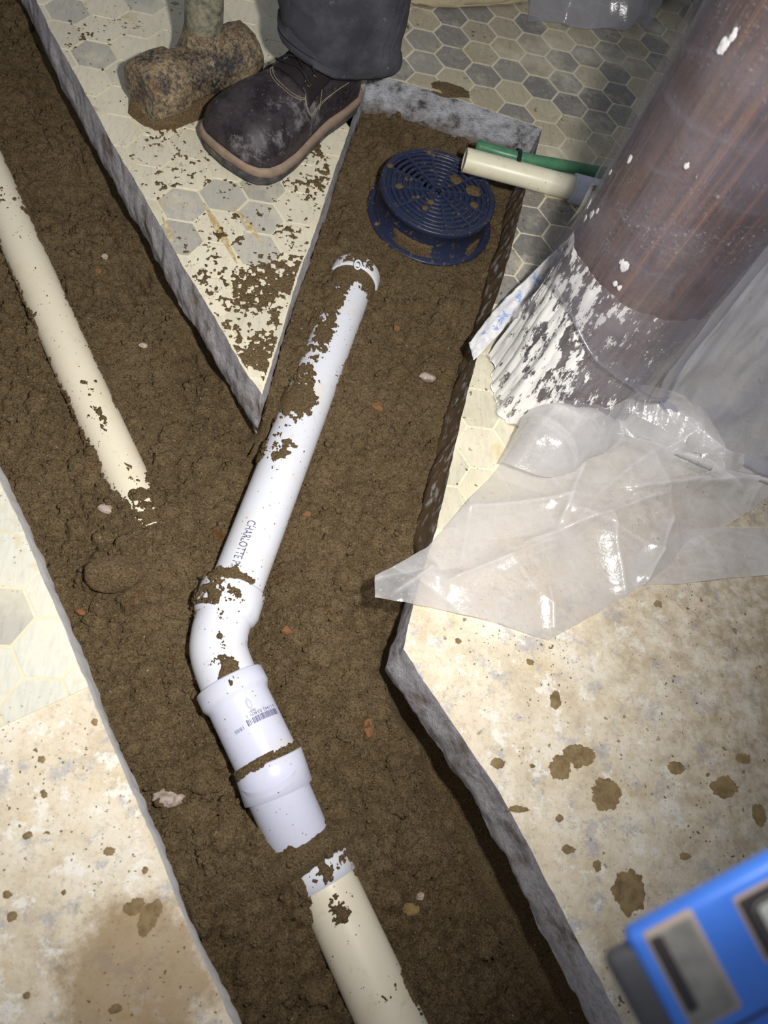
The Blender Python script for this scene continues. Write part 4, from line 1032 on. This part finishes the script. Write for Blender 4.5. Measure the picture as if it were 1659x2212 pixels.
# masking strip peeled off the column
stn = [((1013, 742, .003), (1018, 760, .004), (1023, 779, .003)), ((1062, 676, .028), (1074, 694, .03), (1088, 712, .026)), ((1128, 610, .075), (1145, 622, .078), (1160, 640, .07)), ((1180, 560, .125), (1192, 566, .128), (1204, 578, .12)), ((1222, 518, .185), (1226, 521, .187), (1231, 530, .18))]
v, f = patch(np.array([PL(r) for r in stn]), 14, 8, lambda u, v_, g: .0025 * fbm(u * 5, v_ * 22, 0, 3, 6))
st = thing('masking_strip', 'stiff white painted strip peeling from the column over the pit edge', 'strip', tuple(P(1018, 760)))
o = obj('strip', v, f, M['strip'], st); md = o.modifiers.new('thick', 'SOLIDIFY'); md.thickness = .0016
for seg_ in (((1158, 642, .066), (1175, 612, .088), (1170, 622, .085), (1186, 596, .1)), ((1196, 592, .112), (1212, 560, .145), (1206, 560, .145), (1220, 537, .168)), ((1213, 556, .15), (1236, 508, .19), (1222, 530, .176), (1243, 494, .2))):
    a, b, c, d = PL(seg_); g = np.array([[a, c], [(a + b) / 2 + [.002, 0, .001], (c + d) / 2], [b, d]])
    o = obj('blue_tape', *patch(g, 5, 5), M['tape'], st); md = o.modifiers.new('thick', 'SOLIDIFY'); md.thickness = .0008

# milky sheet hung round the column and away to the right
def sheetpath(u):
    """plan position of the hanging sheet, u from 0 (trench side of column) to 1 (far right)"""
    if u < .5:
        a = math.radians(150 + 172 * (u / .5)); r = CRad + .013; return CC[0] + r * math.cos(a), CC[1] + r * math.sin(a)
    w = (u - .5) / .5; a = math.radians(322); p0 = np.array([CC[0] + (CRad + .013) * math.cos(a), CC[1] + (CRad + .013) * math.sin(a)])
    p1 = p0 + np.array([.06, .0]); p2 = np.array([.78, .56]); p3 = np.array([1.05, .47])
    q = (1 - w) ** 3 * p0 + 3 * w * (1 - w) ** 2 * p1 + 3 * w * w * (1 - w) * p2 + w ** 3 * p3; return q[0], q[1]
nu_, nv_ = 200, 110; G = np.zeros((nv_, nu_, 3))
for j in range(nu_):
    u = j / (nu_ - 1); x, y = sheetpath(u); xa, ya = sheetpath(min(1, u + .01)); xb, yb = sheetpath(max(0, u - .01))
    n = np.array([(ya - yb), -(xa - xb)]); n /= np.linalg.norm(n) + 1e-9
    zb = float(np.interp(u, [0, .1, .2, .3, .4, .5, .7, 1], [.2, .226, .212, .187, .149, .10, .07, .06]))
    v_ = np.linspace(0, 1, nv_); z = zb + (.95 - zb) * v_ ** 1.25
    amp = .004 + .018 * sstep(.3, .75, u)
    d = amp * (fbm(u * 14 + z * 3, z * 5, 0, 4, 15)) + .006 * np.exp(-((z - zb) / .02) ** 2) + .02 * np.exp(-(z - zb) / .1) * sstep(.15, .5, u) + .0035 * np.sin((z - zb) * 60 - u * 40) * np.exp(-(z - zb) / .12)
    if u < .5: d = np.clip(d, -.003, .005 + .02 * np.exp(-(z - zb) / .05))
    G[:, j] = np.c_[x + n[0] * np.maximum(d, -.004 if u < .5 else -1), y + n[1] * np.maximum(d, -.004 if u < .5 else -1), z]
hang = thing('hanging_plastic', 'milky plastic sheet hanging across the right side in front of the column', 'plastic sheet', tuple(CC + [.2, -.05, .07]))
NS = 85
obj('sheet', G[:, :NS].reshape(-1, 3), gridfaces(nv_, NS), M['film'], hang)
obj('sheet', G[:, NS - 1:].reshape(-1, 3), gridfaces(nv_, nu_ - NS + 1), M['film_milky'], hang)
obj('rolled_edge', *tube(G[0, 20:] + [0, 0, .002], .0022, 8), M['film'], hang)

# loose sheets on the floor
CRE = {}
def crump(amp, sc, seed, nf=46, lines=()):
    """sharp straight creases and soft billows"""
    g_ = random.Random(seed)
    def d(u, v, g):
        x, y = g[..., 0], g[..., 1]; xs, ys = x.min(), y.min(); xe, ye = x.max(), y.max(); h = np.zeros_like(x); c_ = np.zeros_like(x)
        for k in range(nf):
            cx_, cy_ = g_.uniform(xs, xe), g_.uniform(ys, ye); a = g_.gauss(.35, .55) + (1.5 if k % 3 == 0 else 0); L = g_.uniform(.04, .2); w = g_.uniform(.008, .035)
            cv = g_.uniform(-2.5, 2.5)
            dl = (x - cx_) * math.cos(a) + (y - cy_) * math.sin(a); dp = (x - cx_) * -math.sin(a) + (y - cy_) * math.cos(a) + cv * dl ** 2
            e = np.exp(-(dl / L) ** 4); q = g_.uniform(.3, 1)
            h += g_.choice([1, 1, -.5]) * q * np.exp(-np.abs(dp) / w) * e * (w / .02)
            c_ = np.maximum(c_, q * np.exp(-(dp / .0028) ** 2) * e)
        for (a_, b_, q) in lines:                       # the long folds seen in the sheet
            A, B = P(*a_)[:2], P(*b_)[:2]; L = np.linalg.norm(B - A); e0 = (B - A) / L
            dl = ((x - A[0]) * e0[0] + (y - A[1]) * e0[1]) / L; dp = -(x - A[0]) * e0[1] + (y - A[1]) * e0[0]
            e = sstep(-.08, .1, dl) * sstep(1.08, .9, dl); h += q * np.exp(-np.abs(dp) / .014) * e; c_ = np.maximum(c_, 1.6 * np.exp(-(dp / .003) ** 2) * e)
        CRE['v'] = c_
        return amp * (h + .7 * fbm(x * 9, y * 9, 0, 2, seed + 9))
    return d
def film_obj(name, ctrl, n1, n2, cr_, m, label):
    v, f = patch(ctrl, n1, n2, cr_, lin if name in ('loose_plastic', 'plastic_offcut') else cr); v[:, 2] = np.maximum(v[:, 2], .003)
    o = obj(name, v, f, m); at = o.data.attributes.new('crease', 'FLOAT', 'POINT'); at.data.foreach_set('value', CRE['v'].ravel().astype(np.float32))
    return tag(o, label, 'plastic sheet')
big = np.array([PL(r) for r in [
    [(1222, 850, .03), (1330, 842, .06), (1440, 880, .09), (1560, 960, .08), (1690, 1005, .05)],
    [(1150, 915, .02), (1270, 930, .045), (1400, 960, .05), (1530, 1010, .05), (1680, 1040, .03)],
    [(1060, 1030, .012), (1200, 1040, .022), (1330, 1060, .03), (1460, 1090, .03), (1600, 1110, .02)],
    [(925, 1180, .008), (1080, 1160, .012), (1220, 1170, .016), (1350, 1180, .018), (1480, 1195, .014)],
    [(812, 1240, .012), (960, 1245, .01), (1120, 1270, .01), (1250, 1270, .012), (1385, 1262, .008)],
    [(808, 1292, .010), (930, 1312, .006), (1060, 1345, .005), (1185, 1383, .005), (1290, 1322, .005)]]])
film_obj('loose_plastic', big, 44, 44, crump(.011, 16, 5, 50, [((960, 1262), (1190, 1178), 1.3), ((1110, 1190), (1400, 1090), 1.2), ((1190, 1150), (1240, 1020), .9), ((1290, 1130), (1335, 1290), 1.0), ((846, 1288), (935, 1226), 1.2), ((1420, 1130), (1372, 1272), 1.4), ((1000, 1110), (1230, 1090), 1.0), ((1330, 1080), (1640, 1050), 1.2), ((1190, 1370), (1175, 1270), .8), ((1400, 1010), (1560, 1080), 1.1)]), M['film_floor'], 'large crumpled clear plastic sheet spread over the slab edge and floor')
flap = np.array([PL(r) for r in [
    [(1200, 868, .04), (1222, 852, .05), (1262, 872, .06), (1290, 892, .065), (1350, 930, .05)],
    [(1150, 922, .035), (1195, 900, .06), (1240, 905, .07), (1285, 920, .07), (1345, 948, .05)],
    [(1115, 968, .03), (1160, 950, .058), (1215, 955, .065), (1265, 960, .06), (1310, 958, .045)],
    [(1080, 1005, .022), (1110, 1008, .03), (1150, 1016, .032), (1200, 1008, .03), (1240, 985, .028)]]])
film_obj('plastic_flap', flap, 24, 24, crump(.007, 26, 8, 24), M['film_floor'], 'folded back flap on top of the loose plastic below the column foot')
sm = np.array([PL(r) for r in [[(1395, 1175, .012), (1470, 1150, .012), (1560, 1142, .012), (1700, 1138, .012)], [(1340, 1235, .008), (1450, 1200, .014), (1560, 1188, .014), (1700, 1185, .012)], [(1330, 1262, .004), (1470, 1262, .006), (1570, 1250, .005), (1700, 1240, .004)]]])
film_obj('plastic_offcut', sm, 26, 26, crump(.005, 22, 12, 24), M['film_floor'], 'narrow strip of clear plastic lying under the big sheet at the right edge')
sm = np.array([PL(r) for r in [[(1215, 865, .05), (1290, 850, .09), (1380, 850, .12), (1480, 900, .13)], [(1270, 890, .045), (1340, 885, .07), (1440, 905, .09), (1560, 970, .1)], [(1300, 935, .03), (1400, 955, .045), (1480, 985, .06), (1570, 1035, .06)]]])
film_obj('plastic_fold', sm, 26, 26, crump(.008, 20, 19, 26), M['film_floor'], 'gathered plastic fold tucked against the column foot on the right')

# far edge: canvas, plastic and bags
cv_ = np.array([PL(r) for r in [[(840, -70, .03), (960, -80, .03), (1080, -90, .03), (1165, -100, .03)], [(850, -30, .02), (960, -28, .035), (1080, -30, .03), (1150, -40, .03)], [(868, 5, .004), (960, 16, .005), (1070, 10, .004), (1136, 4, .004)]]])
o = obj('canvas_cloth', *patch(cv_, 16, 26, lambda u, v, g: .012 * np.abs(fbm(u * 3, v * 6, 0, 3, 5))), M['canvas']); md = o.modifiers.new('thick', 'SOLIDIFY'); md.thickness = .003
tag(o, 'dusty beige canvas cloth bundled along the top of the photograph', 'cloth')
tp_ = np.array([PL(r) for r in [[(1180, -90, .05), (1250, -90, .08), (1310, -90, .07), (1360, -80, .05)], [(1150, -15, .02), (1240, -5, .05), (1310, -5, .05), (1400, 5, .03)], [(1138, 50, .004), (1220, 60, .006), (1300, 50, .01), (1396, 62, .006)]]])
film_obj('plastic_bundle', tp_, 22, 26, crump(.02, 18, 33, 40), M['film_milky'], 'crumpled clear plastic bundle at the top beside the canvas')
o = obj('dark_bag', *blob(P(1432, -70, .05), (.07, .07, .05), 3, 4, .2), M['dark_bag']); tag(o, 'dark bag on the floor in the shadowed far corner', 'bag')
o = obj('grey_bag', *blob(P(1538, -5, .045), (.055, .075, .05), 8, 4, .25, True), M['bag_grey']); tag(o, 'grey rumpled bag beside the dark bag behind the column', 'bag')

# ------------------------------------------------------------------ stones, clods, stains
STN = [((232, 1101), (.014, .008, .007), 'stone_white', 'pale flat stone beside the end of the cream pipe'),
       ((366, 1722), (.020, .012, .010), 'stone_white', 'large pinkish white stone left of the lower hub'),
       ((922, 815), (.0145, .009, .009), 'stone_white', 'pale stone chip in the middle of the upper trench'),
       ((797, 1570), (.009, .015, .007), 'stone_rust', 'orange and white brick chip right of the coupling'),
       ((888, 1965), (.011, .009, .008), 'stone_tan', 'tan pebble right of the lower pipe'),
       ((908, 1937), (.006, .006, .005), 'stone_white', 'small white pebble touching the tan pebble'),
       ((857, 709), (.006, .008, .006), 'stone_rust', 'small rust brown stone below the drain'),
       ((213, 586), (.006, .006, .005), 'stone_rust', 'tiny orange stone beside the cream pipe'),
       ((310, 746), (.009, .005, .004), 'stone_white', 'small cream chip between cream pipe and wedge slab'),
       ((175, 1322), (.008, .005, .004), 'stone_rust', 'ochre chip near the edge of the left slab'),
       ((662, 1110), (.007, .005, .004), 'stone_rust', 'amber chip just right of the lettered pipe'),
       ((815, 880), (.011, .008, .006), 'stone_rust', 'dark rusty lump right of the white pipe'),
       ((620, 1362), (.008, .006, .005), 'stone_rust', 'rusty lump right of the elbow'),
       ((227, 555), (.006, .006, .005), 'stone_white', 'tiny white stone under the wedge slab edge')]
for k, ((px, py), r, m, lab) in enumerate(STN):
    p = P(px, py, -.1); z = soil_z(p[0], p[1]); p = P(px, py, z + r[2] * .3)
    o = obj('stone', *blob(p, r, 90 + k, 3, .22, True), M[m], None, False); tag(o, lab, 'stone', 'stones in the trench')
CLD = [((250, 1240), (.036, .028, .020), 'big rust topped soil clod below the end of the cream pipe'), ((385, 1315), (.026, .015, .013), 'long soil clod left of the elbow'),
       ((330, 1290), (.012, .011, .010), 'small soil clod beside the long clod'), ((440, 1690), (.022, .017, .012), 'round soil clod left of the lower hub'),
       ((478, 1640), (.013, .013, .010), 'soil clod against the left of the coupling'), ((455, 1600), (.010, .012, .009), 'small clod above the round clod by the coupling'),
       ((750, 1580), (.016, .013, .010), 'soil clod right of the coupling'), ((820, 2085), (.016, .014, .010), 'soil clod right of the lower pipe'), ((205, 1340), (.015, .012, .009), 'soil clod near the left slab edge')]
for k, ((px, py), r, lab) in enumerate(CLD):
    p = P(px, py, -.1); z = soil_z(p[0], p[1]); p = P(px, py, z - r[2] * .1)
    o = obj('soil_clod', *blob(p, r, 140 + k, 4, .3), M['soil']); tag(o, lab, 'soil clod', 'large clods in the trench')
SPL = [(1305, 1716, 30, 38), (1360, 1922, 36, 46), (1075, 1650, 15, 13), (1208, 1658, 22, 26), (1250, 1636, 32, 24), (1118, 1748, 24, 8), (1208, 1768, 8, 8), (990, 1385, 8, 6), (1150, 1655, 6, 5), (1565, 1700, 28, 22), (1606, 1640, 14, 12), (1460, 1660, 18, 14), (1200, 1515, 12, 20), (1145, 1430, 8, 6), (1290, 1870, 9, 12), (1230, 1835, 14, 10), (1480, 1850, 12, 8), (1640, 1760, 14, 24),
       (318, 1985, 22, 34), (290, 1960, 22, 18), (340, 1960, 10, 20), (236, 1838, 12, 10), (60, 1805, 11, 8), (15, 1932, 10, 8), (25, 1980, 12, 10), (96, 1716, 7, 7), (137, 1928, 5, 6), (313, 1880, 8, 8), (90, 1640, 8, 8), (58, 2150, 8, 8), (250, 2180, 14, 10), (205, 1560, 7, 8)]
def splat(px, py, rx, ry, seed, par):
    c = P(px, py, 0); sx = np.linalg.norm(P(px + rx, py, 0) - c); sy = np.linalg.norm(P(px, py + ry, 0) - c)
    n = 64; t = np.linspace(0, 2 * math.pi, n, endpoint=False)
    k = 1 + .3 * fbm(np.cos(t) * 1.2 + seed * 2.3, np.sin(t) * 1.2, 0, 2, seed) + .22 * fbm(np.cos(t) * 5 + seed, np.sin(t) * 5, 0, 3, seed, .7)
    a = np.c_[c[0] + sx * k * np.cos(t), c[1] + sy * k * np.sin(t)]; b = c[:2] + (a - c[:2]) * .8
    v = np.vstack([np.c_[a, np.full(n, .0002)], np.c_[b, np.full(n, .0009)], [[c[0], c[1], .0011]]])
    obj('mud_splat', v, gridfaces(2, n, True).tolist() + [[n + i, n + (i + 1) % n, 2 * n] for i in range(n)], M['splat'], par)
for k, s in enumerate(SPL): splat(*s, 200 + k, floor_left if s[0] < 420 else floor_main)

def streak(pts, w, par, seed):
    p = cr(np.array(PL(pts)), 10)[:, :2]; t = np.gradient(p, axis=0); t /= np.linalg.norm(t, axis=1)[:, None]; n = np.c_[-t[:, 1], t[:, 0]]
    k = np.sin(np.linspace(.15, math.pi - .15, len(p))) * w * (1 + .6 * fbm(np.arange(len(p)) * .45, np.zeros(len(p)), 0, 3, seed))
    v = np.vstack([np.c_[p + n * k[:, None], np.full(len(p), .0022)], np.c_[p, np.full(len(p), .0027)], np.c_[p - n * k[:, None], np.full(len(p), .0022)]])
    obj('rust_streak', v, gridfaces(3, len(p)), M['ochre'], par)
streak([(440, 440), (468, 490), (490, 530), (512, 572)], .006, floor_main, 3); streak([(505, 452), (528, 478), (548, 502), (566, 530)], .005, floor_main, 5); streak([(350, 470), (366, 505), (372, 530)], .003, floor_main, 8)
# thin soil trodden over the wedge slab: a rough skin that breaks through the floor level in patches
st_ = .0016; wx = np.arange(-.36, .20, st_); wy = np.arange(.62, 1.40, st_); WX, WY = np.meshgrid(wx, wy)
m = .48 * fbm(WX * 26, WY * 26, 0, 6, 51, .68) + .6 * fbm(WX * 150, WY * 150, 0, 3, 57, .62)
bias = np.full_like(WX, -.56)
for (px, py, r, a) in ((600, 600, .05, .75), (540, 640, .05, .7), (640, 520, .035, .35), (560, 760, .05, .6), (600, 680, .03, .5), (520, 700, .04, .4), (700, 400, .05, .45), (600, 420, .05, .12), (520, 300, .05, .22), (590, 380, .03, .3), (400, 330, .06, .12), (360, 260, .05, .2), (480, 500, .018, .42), (520, 520, .016, .42), (500, 470, .014, .35), (560, 300, .05, .4), (560, 840, .03, .3), (690, 330, .03, .5)):
    c = P(px, py); bias = np.maximum(bias, -.56 + a * np.exp(-((WX - c[0]) ** 2 + (WY - c[1]) ** 2) / r ** 2 / 1.2))
hz = np.clip((m * 1.15 + bias + .12) * .008, -.002, .0022)
pix = np.array([True])
ins = inpoly(WX, WY, [np.asarray(p) for p in vin_main]) & (distpoly(WX, WY, edge_main) > .002)
vis = ((hz > -.0018) & ins).ravel(); F = gridfaces(*WX.shape); F = F[vis[F].all(axis=1)]; F = F[(hz.ravel() > 0)[F].any(axis=1)]
u = np.unique(F); q = np.full(WX.size, -1); q[u] = np.arange(len(u))
o = obj('trodden_soil', np.c_[WX.ravel(), WY.ravel(), hz.ravel() + .0021][u], q[F], M['mud'], floor_main); tag(o, kind='stuff')
# small soil heap on the pit's back edge
c = P(972, 196, .0); o = obj('soil_smear', *blob(c, (.045, .022, .0035), 77, 4, .4), M['soil'], floor_main); tag(o, kind='stuff')

# ------------------------------------------------------------------ blue power tool held close to the lens
def camp(px, py, d): return np.array([0, 0, CAMH]) + WM @ (np.array([(px - IW / 2) / FPX, (py - IH / 2) / FPX, 1.0]) * d)
TD = .31
tool = thing('power_tool', 'blurred blue and grey power tool in the lower right foreground', 'power tool', tuple(camp(1480, 2110, TD)))
E1 = WM @ np.array([.885, -.465, .02]); E1 /= np.linalg.norm(E1); E3 = WM @ np.array([.05, .02, 1.0]); E2 = np.cross(E3, E1); E2 /= np.linalg.norm(E2); E3 = np.cross(E1, E2)
OT = camp(1352, 2028, TD)
pxm = TD / FPX
def rbox(x0_, x1_, y0_, y1_, z0_, z1_, r, m, name, parent, seg=5):
    """rounded box in the tool's own axes, pixel units on its face"""
    bm = bmesh.new(); bmesh.ops.create_cube(bm, size=1.0)
    for q in bm.verts:
        q.co = Vector(((x0_ + x1_) / 2 + q.co.x * (x1_ - x0_), (y0_ + y1_) / 2 + q.co.y * (y1_ - y0_), (z0_ + z1_) / 2 + q.co.z * (z1_ - z0_)))
    bmesh.ops.bevel(bm, geom=list(bm.edges), offset=r, segments=seg, profile=.5, affect='EDGES')
    v = np.array([q.co for q in bm.verts]); f = [[a.index for a in g.verts] for g in bm.faces]; bm.free()
    return obj(name, OT + pxm * (np.outer(v[:, 0], E1) + np.outer(v[:, 1], E2) + np.outer(v[:, 2], E3)), f, m, parent)
body = rbox(0, 620, 0, 300, 0, 62, 24, M['tool_blue'], 'body', tool)
rbox(-62, 14, 26, 330, 6, 60, 24, M['tool_rubber'], 'bumper', tool)
rbox(32, 158, 8, 246, -4, 30, 12, M['tool_edge'], 'window_frame', body)
rbox(38, 150, 14, 238, -7, 20, 12, M['tool_grey'], 'grey_panel', body)
rbox(42, 74, 20, 200, -9, 10, 8, M['tool_dark'], 'dark_panel_strip', body)
rbox(240, 560, 30, 190, -4, 30, 10, M['tool_edge'], 'label_frame', body)
rbox(248, 552, 38, 182, -7, 20, 8, M['tool_dark'], 'label_recess', body)
rbox(272, 530, 60, 160, -10, 10, 20, M['tool_label'], 'label', body)
rbox(20, 640, 268, 276, -3, 60, 3, M['tool_dark'], 'housing_seam', tool)
rbox(40, 640, 276, 620, 2, 60, 24, M['tool_blue'], 'lower_housing', tool)
